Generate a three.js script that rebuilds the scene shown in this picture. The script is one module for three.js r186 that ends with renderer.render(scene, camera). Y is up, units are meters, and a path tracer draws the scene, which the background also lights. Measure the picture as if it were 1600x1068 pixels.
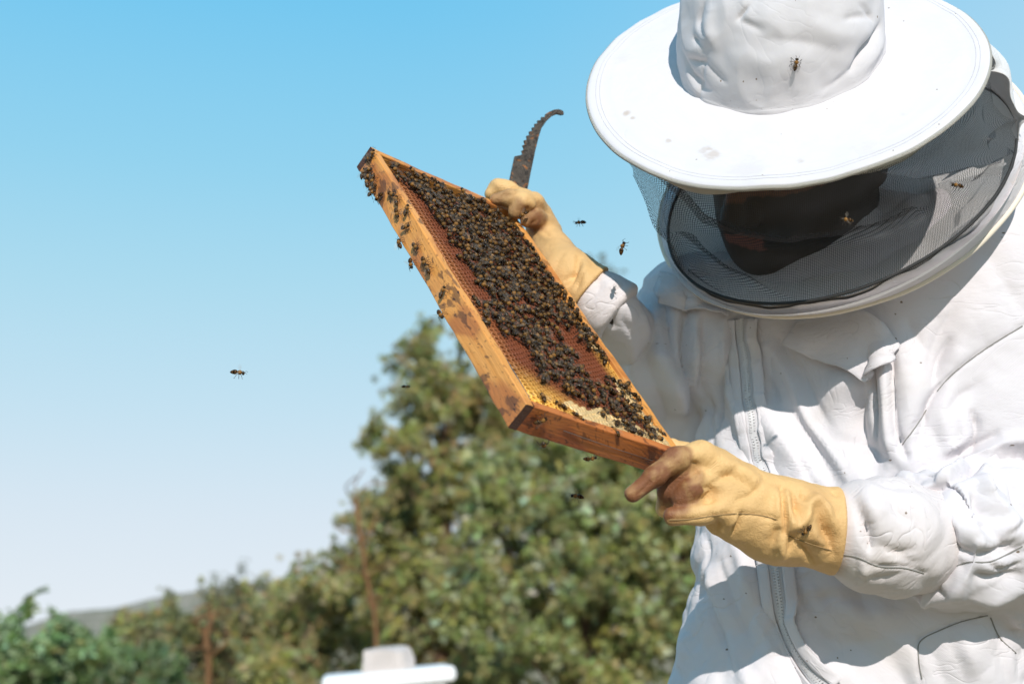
import * as THREE from 'three';
import { mergeGeometries, mergeVertices } from 'three/addons/utils/BufferGeometryUtils.js';

// ---------- camera, sky, sun, exposure ----------
const F = 2222.22, CX = 800, CY = 534, CAM_Y = 1.1, PITCH = 11.8 * Math.PI / 180;
const cP = Math.cos(PITCH), sP = Math.sin(PITCH);
const scene = new THREE.Scene();
const camera = new THREE.PerspectiveCamera(2 * Math.atan(CY / F) * 180 / Math.PI, 1600 / 1068, 0.05, 3000);
camera.position.set(0, CAM_Y, 0);
camera.rotation.x = PITCH;
camera.focus = 1.36;
camera.userData.fStop = 5.6;
const renderer = new THREE.WebGLRenderer();
renderer.toneMapping = THREE.LinearToneMapping;
renderer.toneMappingExposure = 1.0;
renderer.shadowMap.enabled = true;
const camVec = (x, y, z) => new THREE.Vector3(x, y * cP - z * sP, y * sP + z * cP);   // camera axes -> world axes
const SUN = camVec(0.10, 0.70, 0.705).normalize();
const sun = new THREE.DirectionalLight(new THREE.Color().setRGB(1, 0.945, 0.885), 4.3);
sun.position.copy(SUN).multiplyScalar(20).add(new THREE.Vector3(0, 1, -1.5));
sun.target.position.set(0, 1, -1.5);
sun.castShadow = true;
Object.assign(sun.shadow.camera, { left: -12, right: 12, top: 12, bottom: -12, near: 0.5, far: 80 });
sun.shadow.mapSize.set(4096, 4096);
scene.add(sun, sun.target);
{
  const W = 512, H = 256, data = new Float32Array(W * H * 4);
  const stops = [[-90, .30, .27, .24], [-1, .42, .41, .40], [0, .80, .855, .91], [4.8, .69, .80, .895], [9, .55, .757, .885], [14, .41, .705, .863], [18.5, .295, .648, .862], [25, .183, .575, .868], [40, .10, .42, .72], [90, .06, .27, .54]];
  for (let j = 0; j < H; j++) for (let i = 0; i < W; i++) {
    const el = ((j + .5) / H - .5) * 180, az = ((i + .5) / W - .5) * 360;
    let k = 0; while (k < stops.length - 2 && stops[k + 1][0] < el) k++;
    const a = stops[k], b = stops[k + 1], t = Math.min(1, Math.max(0, (el - a[0]) / (b[0] - a[0])));
    const right = ((az + 90 + 540) % 360) - 180;                                 // degrees to the right of straight ahead: the air is hazier on that side
    const s = x => { x = Math.min(1, Math.max(0, x)); return x * x * (3 - 2 * x); }, pale = el > 0 ? .5 * s((right + 6) / 40) * (1 - s((right - 70) / 100)) * Math.max(0, 1 - el / 85) : 0;
    for (let q = 0; q < 3; q++) { const v = a[q + 1] + (b[q + 1] - a[q + 1]) * t; data[(j * W + i) * 4 + q] = v + ([.78, .86, .91][q] - v) * pale; }
    data[(j * W + i) * 4 + 3] = 1;
  }
  const sky = new THREE.DataTexture(data, W, H, THREE.RGBAFormat, THREE.FloatType);
  sky.mapping = THREE.EquirectangularReflectionMapping; sky.magFilter = THREE.LinearFilter; sky.needsUpdate = true;
  scene.background = sky; scene.environment = sky;
}

// ---------- helpers ----------
let seed = 12345;
const rnd = () => { seed = (seed * 1664525 + 1013904223) >>> 0; return seed / 4294967296; };
const rr = (a, b) => a + (b - a) * rnd();
const gauss = () => { let s = 0; for (let i = 0; i < 6; i++) s += rnd(); return (s - 3) / .7; };
const V = (x, y, z) => new THREE.Vector3(x, y, z);
const clamp = (x, a = 0, b = 1) => Math.min(b, Math.max(a, x));
const sstep = (a, b, x) => { const t = clamp((x - a) / (b - a)); return t * t * (3 - 2 * t); };
const hash = (x, y, z) => { let h = (x * 374761393 + y * 668265263 + z * 2147483647) | 0; h = Math.imul(h ^ (h >>> 13), 1274126177); h ^= h >>> 16; return (h >>> 0) / 4294967296; };
function noise(x, y, z = 0) {                                                   // smooth value noise, -1..1
  const X = Math.floor(x), Y = Math.floor(y), Z = Math.floor(z); let fx = x - X, fy = y - Y, fz = z - Z;
  fx = fx * fx * (3 - 2 * fx); fy = fy * fy * (3 - 2 * fy); fz = fz * fz * (3 - 2 * fz);
  const l = (a, b, t) => a + (b - a) * t;
  return 2 * l(l(l(hash(X, Y, Z), hash(X + 1, Y, Z), fx), l(hash(X, Y + 1, Z), hash(X + 1, Y + 1, Z), fx), fy),
    l(l(hash(X, Y, Z + 1), hash(X + 1, Y, Z + 1), fx), l(hash(X, Y + 1, Z + 1), hash(X + 1, Y + 1, Z + 1), fx), fy), fz) - 1;
}
const fbm = (x, y, z = 0, o = 4) => { let s = 0, a = .5; for (let i = 0; i < o; i++) { s += a * noise(x, y, z); x = x * 2.03 + 5.1; y = y * 2.03 + 1.7; z = z * 2.03 + 9.2; a *= .5; } return s; };
function W(px, py, d) { return camVec((px - CX) / F * d, (CY - py) / F * d, -d).add(camera.position); }   // a point of the place seen at a photo pixel, d metres off
function toPx(p) { const x = p.x, y = p.y - CAM_Y, z = p.z, yc = y * cP + z * sP, d = -(-y * sP + z * cP); return [CX + F * x / d, CY - F * yc / d, d]; }
const rgb = (r, g, b) => new THREE.Color().setRGB(r, g, b);
function tex(w, h, fn, srgb = false, rx = 1, ry = 1) {                           // fn(u, v) -> grey or [r, g, b] linear
  const data = new Uint8Array(w * h * 4);
  const enc = c => { c = clamp(c); return srgb ? (c <= .0031308 ? c * 12.92 : 1.055 * c ** (1 / 2.4) - .055) : c; };
  for (let j = 0; j < h; j++) for (let i = 0; i < w; i++) {
    let c = fn((i + .5) / w, (j + .5) / h); if (typeof c === 'number') c = [c, c, c];
    const o = (j * w + i) * 4; for (let q = 0; q < 3; q++) data[o + q] = Math.round(255 * enc(c[q])); data[o + 3] = 255;
  }
  const t = new THREE.DataTexture(data, w, h, THREE.RGBAFormat); if (srgb) t.colorSpace = THREE.SRGBColorSpace;
  t.wrapS = t.wrapT = THREE.RepeatWrapping; t.magFilter = THREE.LinearFilter; t.minFilter = THREE.LinearFilter; t.repeat.set(rx, ry); t.needsUpdate = true; return t;
}
const tileN = (u, v, f, z, o = 4) => {                                           // noise that repeats over 0..1
  const a = Math.cos(u * 2 * Math.PI) * f / 6.283, b = Math.sin(u * 2 * Math.PI) * f / 6.283, c = Math.cos(v * 2 * Math.PI) * f / 6.283, d = Math.sin(v * 2 * Math.PI) * f / 6.283;
  return fbm(a + c * .71 + z, b + d * .71 + z * 1.3, c - d + a * .3, o);
};
const tileA = (u, v, fu, fv, z, o = 4) => { const a = Math.cos(u * 2 * Math.PI) * fu / 6.283, b = Math.sin(u * 2 * Math.PI) * fu / 6.283, c = Math.cos(v * 2 * Math.PI) * fv / 6.283, d = Math.sin(v * 2 * Math.PI) * fv / 6.283; return fbm(a + c * .71 + z, b + d * .71 + z * 1.3, c - d + a * .3, o); };
const std = o => new THREE.MeshStandardMaterial(o);
const used = {};
const numbered = n => { const k = used[n] = (used[n] ?? -1) + 1; return k ? `${n}_${String(k).padStart(3, '0')}` : n; };
function tag(o, label, category, group, kind) { Object.assign(o.userData, { label, category }); if (group) o.userData.group = group; if (kind) o.userData.kind = kind; return o; }
function thing(name, label, category, pos = V(0, 0, 0), group) { const g = new THREE.Group(); g.name = numbered(name); g.position.copy(pos); scene.add(g); return tag(g, label, category, group); }
function part(parent, name, geo, mat, worldGeo = true) {                          // geometry given in world axes is moved to the parent's own
  if (worldGeo) { let p = parent; const off = V(0, 0, 0); while (p && p !== scene) { off.add(p.position); p = p.parent; } geo.translate(-off.x, -off.y, -off.z); }
  const m = new THREE.Mesh(geo, mat); m.name = name; m.castShadow = m.receiveShadow = true; parent.add(m); return m;
}
function tube(pts, r, seg = 8, n = 0, closed = false) {
  const c = new THREE.CatmullRomCurve3(pts, closed, 'centripetal');
  return new THREE.TubeGeometry(c, n || pts.length * 4, r, seg, closed);
}
function gridGeo(nu, nv, fn, closeU = false) {                                    // fn(u, v) -> Vector3 ; uv from fn(...).uv or u, v
  const pos = [], uv = [], idx = [];
  for (let j = 0; j <= nv; j++) for (let i = 0; i <= nu; i++) { const p = fn(i / nu, j / nv); pos.push(p.x, p.y, p.z); uv.push(...(p.uv || [i / nu, j / nv])); }
  for (let j = 0; j < nv; j++) for (let i = 0; i < nu; i++) { const a = j * (nu + 1) + i, b = a + 1, c = a + nu + 1, d = c + 1; idx.push(a, b, d, a, d, c); }
  const g = new THREE.BufferGeometry(); g.setAttribute('position', new THREE.Float32BufferAttribute(pos, 3)); g.setAttribute('uv', new THREE.Float32BufferAttribute(uv, 2)); g.setIndex(idx); g.computeVertexNormals();
  if (closeU) { const n = g.attributes.normal; for (let j = 0; j <= nv; j++) { const a = j * (nu + 1), b = a + nu, v = V(n.getX(a) + n.getX(b), n.getY(a) + n.getY(b), n.getZ(a) + n.getZ(b)).normalize(); n.setXYZ(a, v.x, v.y, v.z); n.setXYZ(b, v.x, v.y, v.z); } }
  return g;
}
function sheet(nu, nv, fn, thick) {                                               // a cloth of real thickness: two faces and their rim
  const top = gridGeo(nu, nv, fn), n = top.attributes.normal, p = top.attributes.position, cnt = p.count;
  const pos = [...p.array], uv = [...top.attributes.uv.array, ...top.attributes.uv.array], idx = [...top.index.array];
  for (let i = 0; i < cnt; i++) pos.push(p.getX(i) - n.getX(i) * thick, p.getY(i) - n.getY(i) * thick, p.getZ(i) - n.getZ(i) * thick);
  for (let i = 0; i < top.index.count; i += 3) idx.push(cnt + top.index.getX(i), cnt + top.index.getX(i + 2), cnt + top.index.getX(i + 1));
  const edge = []; for (let i = 0; i <= nu; i++) edge.push(i); for (let j = 1; j <= nv; j++) edge.push(j * (nu + 1) + nu); for (let i = nu - 1; i >= 0; i--) edge.push(nv * (nu + 1) + i); for (let j = nv - 1; j >= 0; j--) edge.push(j * (nu + 1));
  for (let k = 0; k + 1 < edge.length; k++) { const a = edge[k], b = edge[k + 1]; idx.push(a, cnt + a, b, b, cnt + a, cnt + b); }
  const g = new THREE.BufferGeometry(); g.setAttribute('position', new THREE.Float32BufferAttribute(pos, 3)); g.setAttribute('uv', new THREE.Float32BufferAttribute(uv, 2)); g.setIndex(idx); g.computeVertexNormals(); return g;
}
function paint(g, fn) { const p = g.attributes.position, n = g.attributes.normal, c = new Float32Array(p.count * 3), v = V(), m = V(); for (let i = 0; i < p.count; i++) { v.fromBufferAttribute(p, i); if (n) m.fromBufferAttribute(n, i); const q = fn(v, m, i); c.set(q, i * 3); } g.setAttribute('color', new THREE.BufferAttribute(c, 3)); return g; }
// polyline through given points, n samples
function along(pts, n) { const c = new THREE.CatmullRomCurve3(pts, false, 'centripetal'); return c.getSpacedPoints(n); }

// solid shapes as joined tapered capsules
const cap = (a, ra, b, rb, k) => { const d = b.clone().sub(a), L = d.dot(d) || 1e-9; return { a, d, L, ra, rb, k }; };
function capDist(c, x, y, z) {
  const ax = x - c.a.x, ay = y - c.a.y, az = z - c.a.z; let t = (ax * c.d.x + ay * c.d.y + az * c.d.z) / c.L; t = t < 0 ? 0 : t > 1 ? 1 : t;
  const ex = ax - c.d.x * t, ey = ay - c.d.y * t, ez = az - c.d.z * t; return Math.sqrt(ex * ex + ey * ey + ez * ez) - (c.ra + (c.rb - c.ra) * t);
}
const smin = (a, b, k) => { const h = Math.max(k - Math.abs(a - b), 0) / k; return Math.min(a, b) - h * h * k * .25; };
const blend = (caps, k) => (x, y, z) => { let d = capDist(caps[0], x, y, z); for (let i = 1; i < caps.length; i++) d = smin(d, capDist(caps[i], x, y, z), caps[i].k || k); return d; };
function boxOf(caps, pad) { const b = new THREE.Box3(); for (const c of caps) { const e = c.a.clone().add(c.d), r = Math.max(c.ra, c.rb) + pad; for (const p of [c.a, e]) { b.expandByPoint(p.clone().addScalar(r)); b.expandByPoint(p.clone().addScalar(-r)); } } return b; }
function surfaceNet(f, box, h) {
  const lo = box.min, nx = Math.ceil((box.max.x - lo.x) / h / 4) * 4 + 1, ny = Math.ceil((box.max.y - lo.y) / h / 4) * 4 + 1, nz = Math.ceil((box.max.z - lo.z) / h / 4) * 4 + 1;
  const val = new Float32Array(nx * ny * nz), at = (i, j, k) => (k * ny + j) * nx + i;
  for (let k = 0; k < nz; k += 4) for (let j = 0; j < ny; j += 4) for (let i = 0; i < nx; i += 4) {
    const c = f(lo.x + (i + 1.5) * h, lo.y + (j + 1.5) * h, lo.z + (k + 1.5) * h), far = Math.abs(c) > h * 6;
    for (let c2 = 0; c2 < 4 && k + c2 < nz; c2++) for (let b = 0; b < 4 && j + b < ny; b++) for (let a = 0; a < 4 && i + a < nx; a++)
      val[at(i + a, j + b, k + c2)] = far ? c : f(lo.x + (i + a) * h, lo.y + (j + b) * h, lo.z + (k + c2) * h);
  }
  const id = new Int32Array(nx * ny * nz).fill(-1), pos = [], idx = [], E = [[0, 1], [0, 2], [0, 4], [1, 3], [1, 5], [2, 3], [2, 6], [3, 7], [4, 5], [4, 6], [5, 7], [6, 7]], cv = new Float32Array(8);
  for (let k = 0; k < nz - 1; k++) for (let j = 0; j < ny - 1; j++) for (let i = 0; i < nx - 1; i++) {
    let m = 0; const o = at(i, j, k);
    for (let q = 0; q < 8; q++) { const v = cv[q] = val[o + (q & 1) + ((q >> 1) & 1) * nx + (q >> 2) * nx * ny]; if (v < 0) m |= 1 << q; }
    if (m === 0 || m === 255) continue;
    let x = 0, y = 0, z = 0, n = 0;
    for (const [a, b] of E) if (((m >> a) ^ (m >> b)) & 1) { const t = cv[a] / (cv[a] - cv[b]); x += (a & 1) + ((b & 1) - (a & 1)) * t; y += ((a >> 1) & 1) + (((b >> 1) & 1) - ((a >> 1) & 1)) * t; z += (a >> 2) + ((b >> 2) - (a >> 2)) * t; n++; }
    id[o] = pos.length / 3; pos.push(lo.x + (i + x / n) * h, lo.y + (j + y / n) * h, lo.z + (k + z / n) * h);
  }
  const quad = (a, b, c, d, flip) => { if (a < 0 || b < 0 || c < 0 || d < 0) return; flip ? idx.push(a, c, b, a, d, c) : idx.push(a, b, c, a, c, d); };
  for (let k = 1; k < nz - 1; k++) for (let j = 1; j < ny - 1; j++) for (let i = 1; i < nx - 1; i++) {
    const o = at(i, j, k), s = val[o] < 0;
    if (s !== val[o + 1] < 0) quad(id[o - nx - nx * ny], id[o - nx * ny], id[o], id[o - nx], !s);
    if (s !== val[o + nx] < 0) quad(id[o - 1 - nx * ny], id[o - 1], id[o], id[o - nx * ny], !s);
    if (s !== val[o + nx * ny] < 0) quad(id[o - 1 - nx], id[o - nx], id[o], id[o - 1], !s);
  }
  const e = h * .3;                                                               // settle each vertex on the true surface
  for (let pass = 0; pass < 2; pass++) for (let i = 0; i < pos.length; i += 3) {
    const x = pos[i], y = pos[i + 1], z = pos[i + 2], d = f(x, y, z); if (Math.abs(d) > h) continue;
    let gx = f(x + e, y, z) - f(x - e, y, z), gy = f(x, y + e, z) - f(x, y - e, z), gz = f(x, y, z + e) - f(x, y, z - e); const l = Math.hypot(gx, gy, gz) || 1;
    pos[i] -= gx / l * d * .8; pos[i + 1] -= gy / l * d * .8; pos[i + 2] -= gz / l * d * .8;
  }
  const g = new THREE.BufferGeometry(); g.setAttribute('position', new THREE.Float32BufferAttribute(pos, 3)); g.setIndex(idx); g.computeVertexNormals(); return g;
}
// finds where a photo ray meets a mesh (its nearest front vertex)
function picker(geo) {
  const p = geo.attributes.position, n = geo.attributes.normal, q = new Float32Array(p.count * 3), v = V(), m = V();
  for (let i = 0; i < p.count; i++) { v.fromBufferAttribute(p, i); m.fromBufferAttribute(n, i); const t = toPx(v); q[i * 3] = t[0]; q[i * 3 + 1] = t[1]; q[i * 3 + 2] = m.dot(v.sub(camera.position)) < 0 ? t[2] : 99; }
  return (x, y) => {
    let front = 1e9, near = -1, nd = 1e9; const hit = [];
    for (let i = 0; i < p.count; i++) { if (q[i * 3 + 2] > 90) continue; const dx = q[i * 3] - x, dy = q[i * 3 + 1] - y, r = dx * dx + dy * dy; if (r < 64) { hit.push([i, r]); if (q[i * 3 + 2] < front) front = q[i * 3 + 2]; } if (r < nd) { nd = r; near = i; } }
    let w = 0, d = 0; const N = V(); for (const [i, r] of hit) { const z = q[i * 3 + 2]; if (z > front + .014) continue; const k = 1 / (r * r + .5); w += k; d += z * k; N.add(m.fromBufferAttribute(n, i).multiplyScalar(k)); }
    if (!w) { d = q[near * 3 + 2]; N.fromBufferAttribute(n, near); w = 1; }
    return { p: W(x, y, d / w), n: N.normalize(), d: d / w };
  };
}
// folds: [amplitude mm, width mm, [x, y, x, y ...]] along lines found on the surface; a ridge lifts, a groove sinks the cloth
function addFolds(geo, folds, extra, mask) {
  const pick = picker(geo), p = geo.attributes.position, n = geo.attributes.normal, off = new Float32Array(p.count), v = V(), m = V();
  for (const [amp, wid, xy, taper = 1] of folds) {
    const ps = []; let nn = V(); for (let i = 0; i < xy.length; i += 2) { const h = pick(xy[i], xy[i + 1]); ps.push(h.p); nn.add(h.n); } nn.normalize();
    const L = ps.length > 1 ? along(ps, ps.length * 5) : ps, box = new THREE.Box3().setFromPoints(L).expandByScalar(wid * .0026);
    const w = wid / 1000, a = amp / 1000;
    for (let i = 0; i < p.count; i++) {
      v.fromBufferAttribute(p, i); if (!box.containsPoint(v)) continue; m.fromBufferAttribute(n, i); const f = sstep(-.25, .35, m.dot(nn)); if (f <= 0) continue;
      let bd = 1e9, bt = 0;
      for (let k = 0; k < Math.max(1, L.length - 1); k++) {
        const A = L[k], B = L[k + 1] || A, dx = B.x - A.x, dy = B.y - A.y, dz = B.z - A.z, l2 = dx * dx + dy * dy + dz * dz || 1e-12;
        const t = clamp(((v.x - A.x) * dx + (v.y - A.y) * dy + (v.z - A.z) * dz) / l2), ex = v.x - A.x - dx * t, ey = v.y - A.y - dy * t, ez = v.z - A.z - dz * t, d = ex * ex + ey * ey + ez * ez;
        if (d < bd) { bd = d; bt = (k + t) / Math.max(1, L.length - 1); }
      }
      const q = bd / (w * w); if (q > 6) continue;
      off[i] += a * f * (a < 0 ? Math.exp(-1.7 * Math.sqrt(q + .02)) * 1.25 : Math.exp(-q)) * (taper ? (.35 + .65 * Math.sin(Math.PI * clamp(bt, .02, .98)) ** .6) : 1);
    }
  }
  for (let i = 0; i < p.count; i++) { v.fromBufferAttribute(p, i); m.fromBufferAttribute(n, i); const o = (off[i] + (extra ? extra(v, m) : 0)) * (mask ? mask(v) : 1); p.setXYZ(i, v.x + m.x * o, v.y + m.y * o, v.z + m.z * o); }
  geo.computeVertexNormals(); return geo;
}
function aroundUV(geo, a, b, R) {                                                 // cloth laid round the axis a-b, uv in metres
  const ax = b.clone().sub(a).normalize(), e1 = camera.position.clone().sub(a).normalize(); e1.addScaledVector(ax, -e1.dot(ax)).normalize(); const e2 = ax.clone().cross(e1), p = geo.attributes.position, uv = new Float32Array(p.count * 2), v = V();
  for (let i = 0; i < p.count; i++) { v.fromBufferAttribute(p, i).sub(a); uv[i * 2] = Math.atan2(v.dot(e2), v.dot(e1)) * R; uv[i * 2 + 1] = v.dot(ax); }
  geo.setAttribute('uv', new THREE.BufferAttribute(uv, 2)); return geo;
}

// ---------- materials ----------
const specks = Array.from({ length: 70 }, () => [rnd(), rnd(), rr(.0006, .0022), rnd()]);
const clothMap = tex(1024, 1024, (u, v) => {
  let k = 1 + .035 * tileN(u, v, 9, 3) + .02 * tileN(u, v, 40, 8, 2), w = .0;
  const st = sstep(.2, .5, tileN(u, v, 7, 21, 3)) * .05;
  let c = [.655 * k - st * .3, .62 * k - st * .5, .635 * k - st];
  for (const s of specks) { const dx = Math.abs(u - s[0]), dy = Math.abs(v - s[1]); if (dx < .004 && dy < .004 && Math.hypot(dx, dy * (1 + s[3])) < s[2]) { c = c.map((x, i) => x * [.28, .22, .16][i]); } }
  return c;
}, true, 1 / .55, 1 / .55);
const clothBump = tex(512, 512, (u, v) => .5 + .26 * tileN(u, v, 90, 1, 3) + .20 * tileN(u, v, 24, 5, 3) + .14 * Math.sin(u * 2 * Math.PI * 64) * Math.sin(v * 2 * Math.PI * 64), false, 1 / .09, 1 / .09);
const creaseBump = tex(1024, 1024, (u, v) => {
  const m1 = sstep(-.15, .25, tileN(u, v, 8, 61, 2)), m2 = sstep(-.1, .3, tileN(u, v, 10, 71, 2)), w = .03 * tileN(u, v, 20, 5, 2), U = u + w, Q = v - w;
  return .66 + .07 * tileN(u, v, 150, 1, 2) + .10 * tileN(u, v, 40, 9, 3) + .035 * Math.sin(u * 6.2832 * 200) * Math.sin(v * 6.2832 * 200) - .34 * m1 * Math.exp(-Math.abs(tileA(U, Q, 16, 9, 11, 2)) * 26) - .24 * m2 * Math.exp(-Math.abs(tileA(U, Q, 18, 34, 31, 2)) * 18) + .14 * tileN(u, v, 16, 41, 2);
}, false, 1 / .34, 1 / .34);
const M = {};
M.cloth = std({ map: clothMap, bumpMap: creaseBump, bumpScale: .0017, roughness: .92, side: THREE.DoubleSide });
const soil = [[-.055, -.147, .009, .5], [-.062, -.139, .006, .4], [-.15, -.072, .005, .7], [-.142, -.08, .003, .6], [.03, -.165, .004, .4], [-.10, -.12, .003, .5], [.12, -.10, .004, .3], [-.17, .03, .012, .14], [.09, -.15, .014, .12], [-.02, -.172, .02, .14]];
const hatMap = tex(1024, 1024, (u, v) => { let c = [.625, .598, .608], k = 1 + .03 * tileN(u, v, 9, 3) + .025 * tileN(u, v, 60, 8, 2); c = c.map(x => x * k); const x = (u > .5 ? u - 1 : u) * .55, y = (v > .5 ? v - 1 : v) * .55; for (const s of soil) { const d = Math.hypot(x - s[0], y - s[1]) / s[2]; if (d < 1.6) { const a = s[3] * sstep(1.3, .2, d + .9 * tileN(u, v, 90, 4, 3)); c = c.map((q, i) => q + ([.36, .26, .17][i] - q) * a * .8); } } for (const s of specks) { const d = Math.hypot(u - s[0], v - s[1]); if (d < s[2] * .8) c = c.map((q, i) => q * [.3, .22, .15][i]); } return c; }, true, 1 / .55, 1 / .55);
M.cuff = std({ map: clothMap, color: rgb(1, .965, .925), bumpMap: creaseBump, bumpScale: .0022, roughness: .92, side: THREE.DoubleSide });
M.hat = std({ map: hatMap, bumpMap: creaseBump, bumpScale: .0006, roughness: .9, side: THREE.DoubleSide });
M.lining = new THREE.MeshPhysicalMaterial({ color: rgb(.82, .80, .79), bumpMap: clothBump, bumpScale: .0008, roughness: 1, side: THREE.DoubleSide, transmission: .35, thickness: 0 });
M.braid = std({ color: rgb(.70, .66, .58), roughness: .9, bumpMap: tex(128, 128, (u, v) => .5 + .5 * Math.sin((u + v) * 2 * Math.PI * 8) * Math.sin((u - v) * 2 * Math.PI * 8), false, 1 / .012, 1 / .012), bumpScale: .0009 });
const NETP = .0020;
M.net = new THREE.MeshStandardMaterial({ color: rgb(.028, .028, .030), roughness: .55, side: THREE.DoubleSide, alphaTest: .5,
  alphaMap: tex(128, 128, (u, v) => { const a = Math.abs(((u * 4) % 1) - .5), b = Math.abs(((v * 4) % 1) - .5); return a > .40 || b > .40 ? 1 : 0; }, false, 1 / (NETP * 4), 1 / (NETP * 4)) });
M.skin = std({ vertexColors: true, roughness: .6 });
M.glove = std({ vertexColors: true, roughness: .62, bumpMap: tex(512, 512, (u, v) => .5 + .4 * tileN(u, v, 90, 2, 3) + .25 * tileN(u, v, 25, 6, 2), false, 1 / .06, 1 / .06), bumpScale: .0009 });
M.thread = std({ color: rgb(.30, .19, .08), roughness: .9 });
M.teeth = std({ color: rgb(.64, .62, .62), roughness: .5 });
M.trousers = std({ color: rgb(.72, .71, .70), roughness: .95 });
M.boot = std({ color: rgb(.03, .03, .03), roughness: .6 });

// ---------- ground, far hill, plants, hive ----------
{
  const g = gridGeo(120, 120, (u, v) => { const r = 4 + 1400 * v ** 3, a = u * 2 * Math.PI; const x = Math.cos(a) * r * (v ? 1 : 0), z = Math.sin(a) * r * (v ? 1 : 0); const p = V(x, (fbm(x * .03, z * .03) * .5) * sstep(6, 60, r), z); p.uv = [x, z]; return p; });
  const gr = std({ roughness: 1, map: tex(512, 512, (u, v) => { const n = tileN(u, v, 12, 4), m = tileN(u, v, 60, 9, 2); return [.24 + .10 * n + .06 * m, .18 + .08 * n + .05 * m, .10 + .04 * n + .03 * m]; }, true, 1 / 4, 1 / 4) });
  const m = new THREE.Mesh(g, gr); m.name = 'ground'; m.receiveShadow = true; m.userData = { kind: 'structure', label: 'dry grassy ground of the apiary' }; scene.add(m);
  const line = [[-200, 986], [0, 985], [100, 957], [140, 950], [180, 947], [230, 933], [290, 922], [340, 912], [370, 906], [440, 908], [520, 918], [640, 925], [800, 935], [1000, 950], [1300, 960], [1700, 985]];
  const hill = gridGeo(220, 24, (u, v) => {
    const px = -200 + 1900 * u; let k = 0; while (k < line.length - 2 && line[k + 1][0] < px) k++;
    const t = (px - line[k][0]) / (line[k + 1][0] - line[k][0]), py = line[k][1] + (line[k + 1][1] - line[k][1]) * t, top = W(px, py, 240), base = W(px, 1010, 150);
    const f = v * 1.3, q = f <= 1 ? base.clone().lerp(top, f) : top.clone().add(V(0, -(f - 1) * 30, -(f - 1) * 200));
    q.y = f <= 1 ? Math.max(-1, base.y * 0 + (top.y + 1) * (f * f * .3 + f * .7) - 1) : q.y; q.y += fbm(q.x * .12, q.z * .12, 3) * 1.0 * Math.min(1, v * 4); q.uv = [q.x, q.z]; return q;
  });
  const hm = std({ roughness: 1, map: tex(512, 512, (u, v) => { const n = tileN(u, v, 14, 2), m = sstep(.05, .25, tileN(u, v, 40, 7, 3)); return [.30 + .12 * n - .19 * m, .245 + .10 * n - .125 * m, .185 + .08 * n - .14 * m]; }, true, 1 / 30, 1 / 30) });
  const h = new THREE.Mesh(hill, hm); h.name = 'hill'; h.receiveShadow = true; h.userData = { kind: 'structure', label: 'far grey brown hillside behind the trees' }; scene.add(h);
}
// one feathery spray of narrow leaves, shared by every crown
function sprayGeo(n, len, wid, spread) {
  const parts = [];
  for (let i = 0; i < n; i++) { const l = len * rr(.55, 1), w = wid * rr(.7, 1.2), g = new THREE.BufferGeometry(), b = rr(-.2, .2) * l; g.setAttribute('position', new THREE.Float32BufferAttribute([0, 0, 0, w, l * .45, b * .3, 0, l, b, -w, l * .45, b * .3], 3)); g.setIndex([0, 1, 2, 0, 2, 3]); g.computeVertexNormals(); g.rotateY(rr(0, 6.28)); g.rotateZ(gauss() * spread); g.rotateX(gauss() * spread); g.translate(rr(-1, 1) * len * .3, rr(-.3, .5) * len, rr(-1, 1) * len * .3); parts.push(g); }
  return mergeGeometries(parts);
}
const feather = sprayGeo(26, .050, .0042, .5), broad = sprayGeo(12, .075, .018, 1.0);
const leafMat = new THREE.MeshPhysicalMaterial({ color: rgb(1, 1, 1), roughness: .6, side: THREE.DoubleSide, transmission: .25, thickness: 0 });
const barkMat = std({ roughness: 1, color: rgb(.15, .09, .055), bumpMap: clothBump, bumpScale: .004 });
const rustMat = std({ roughness: 1, color: rgb(.26, .135, .06), bumpMap: clothBump, bumpScale: .004 });
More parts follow.
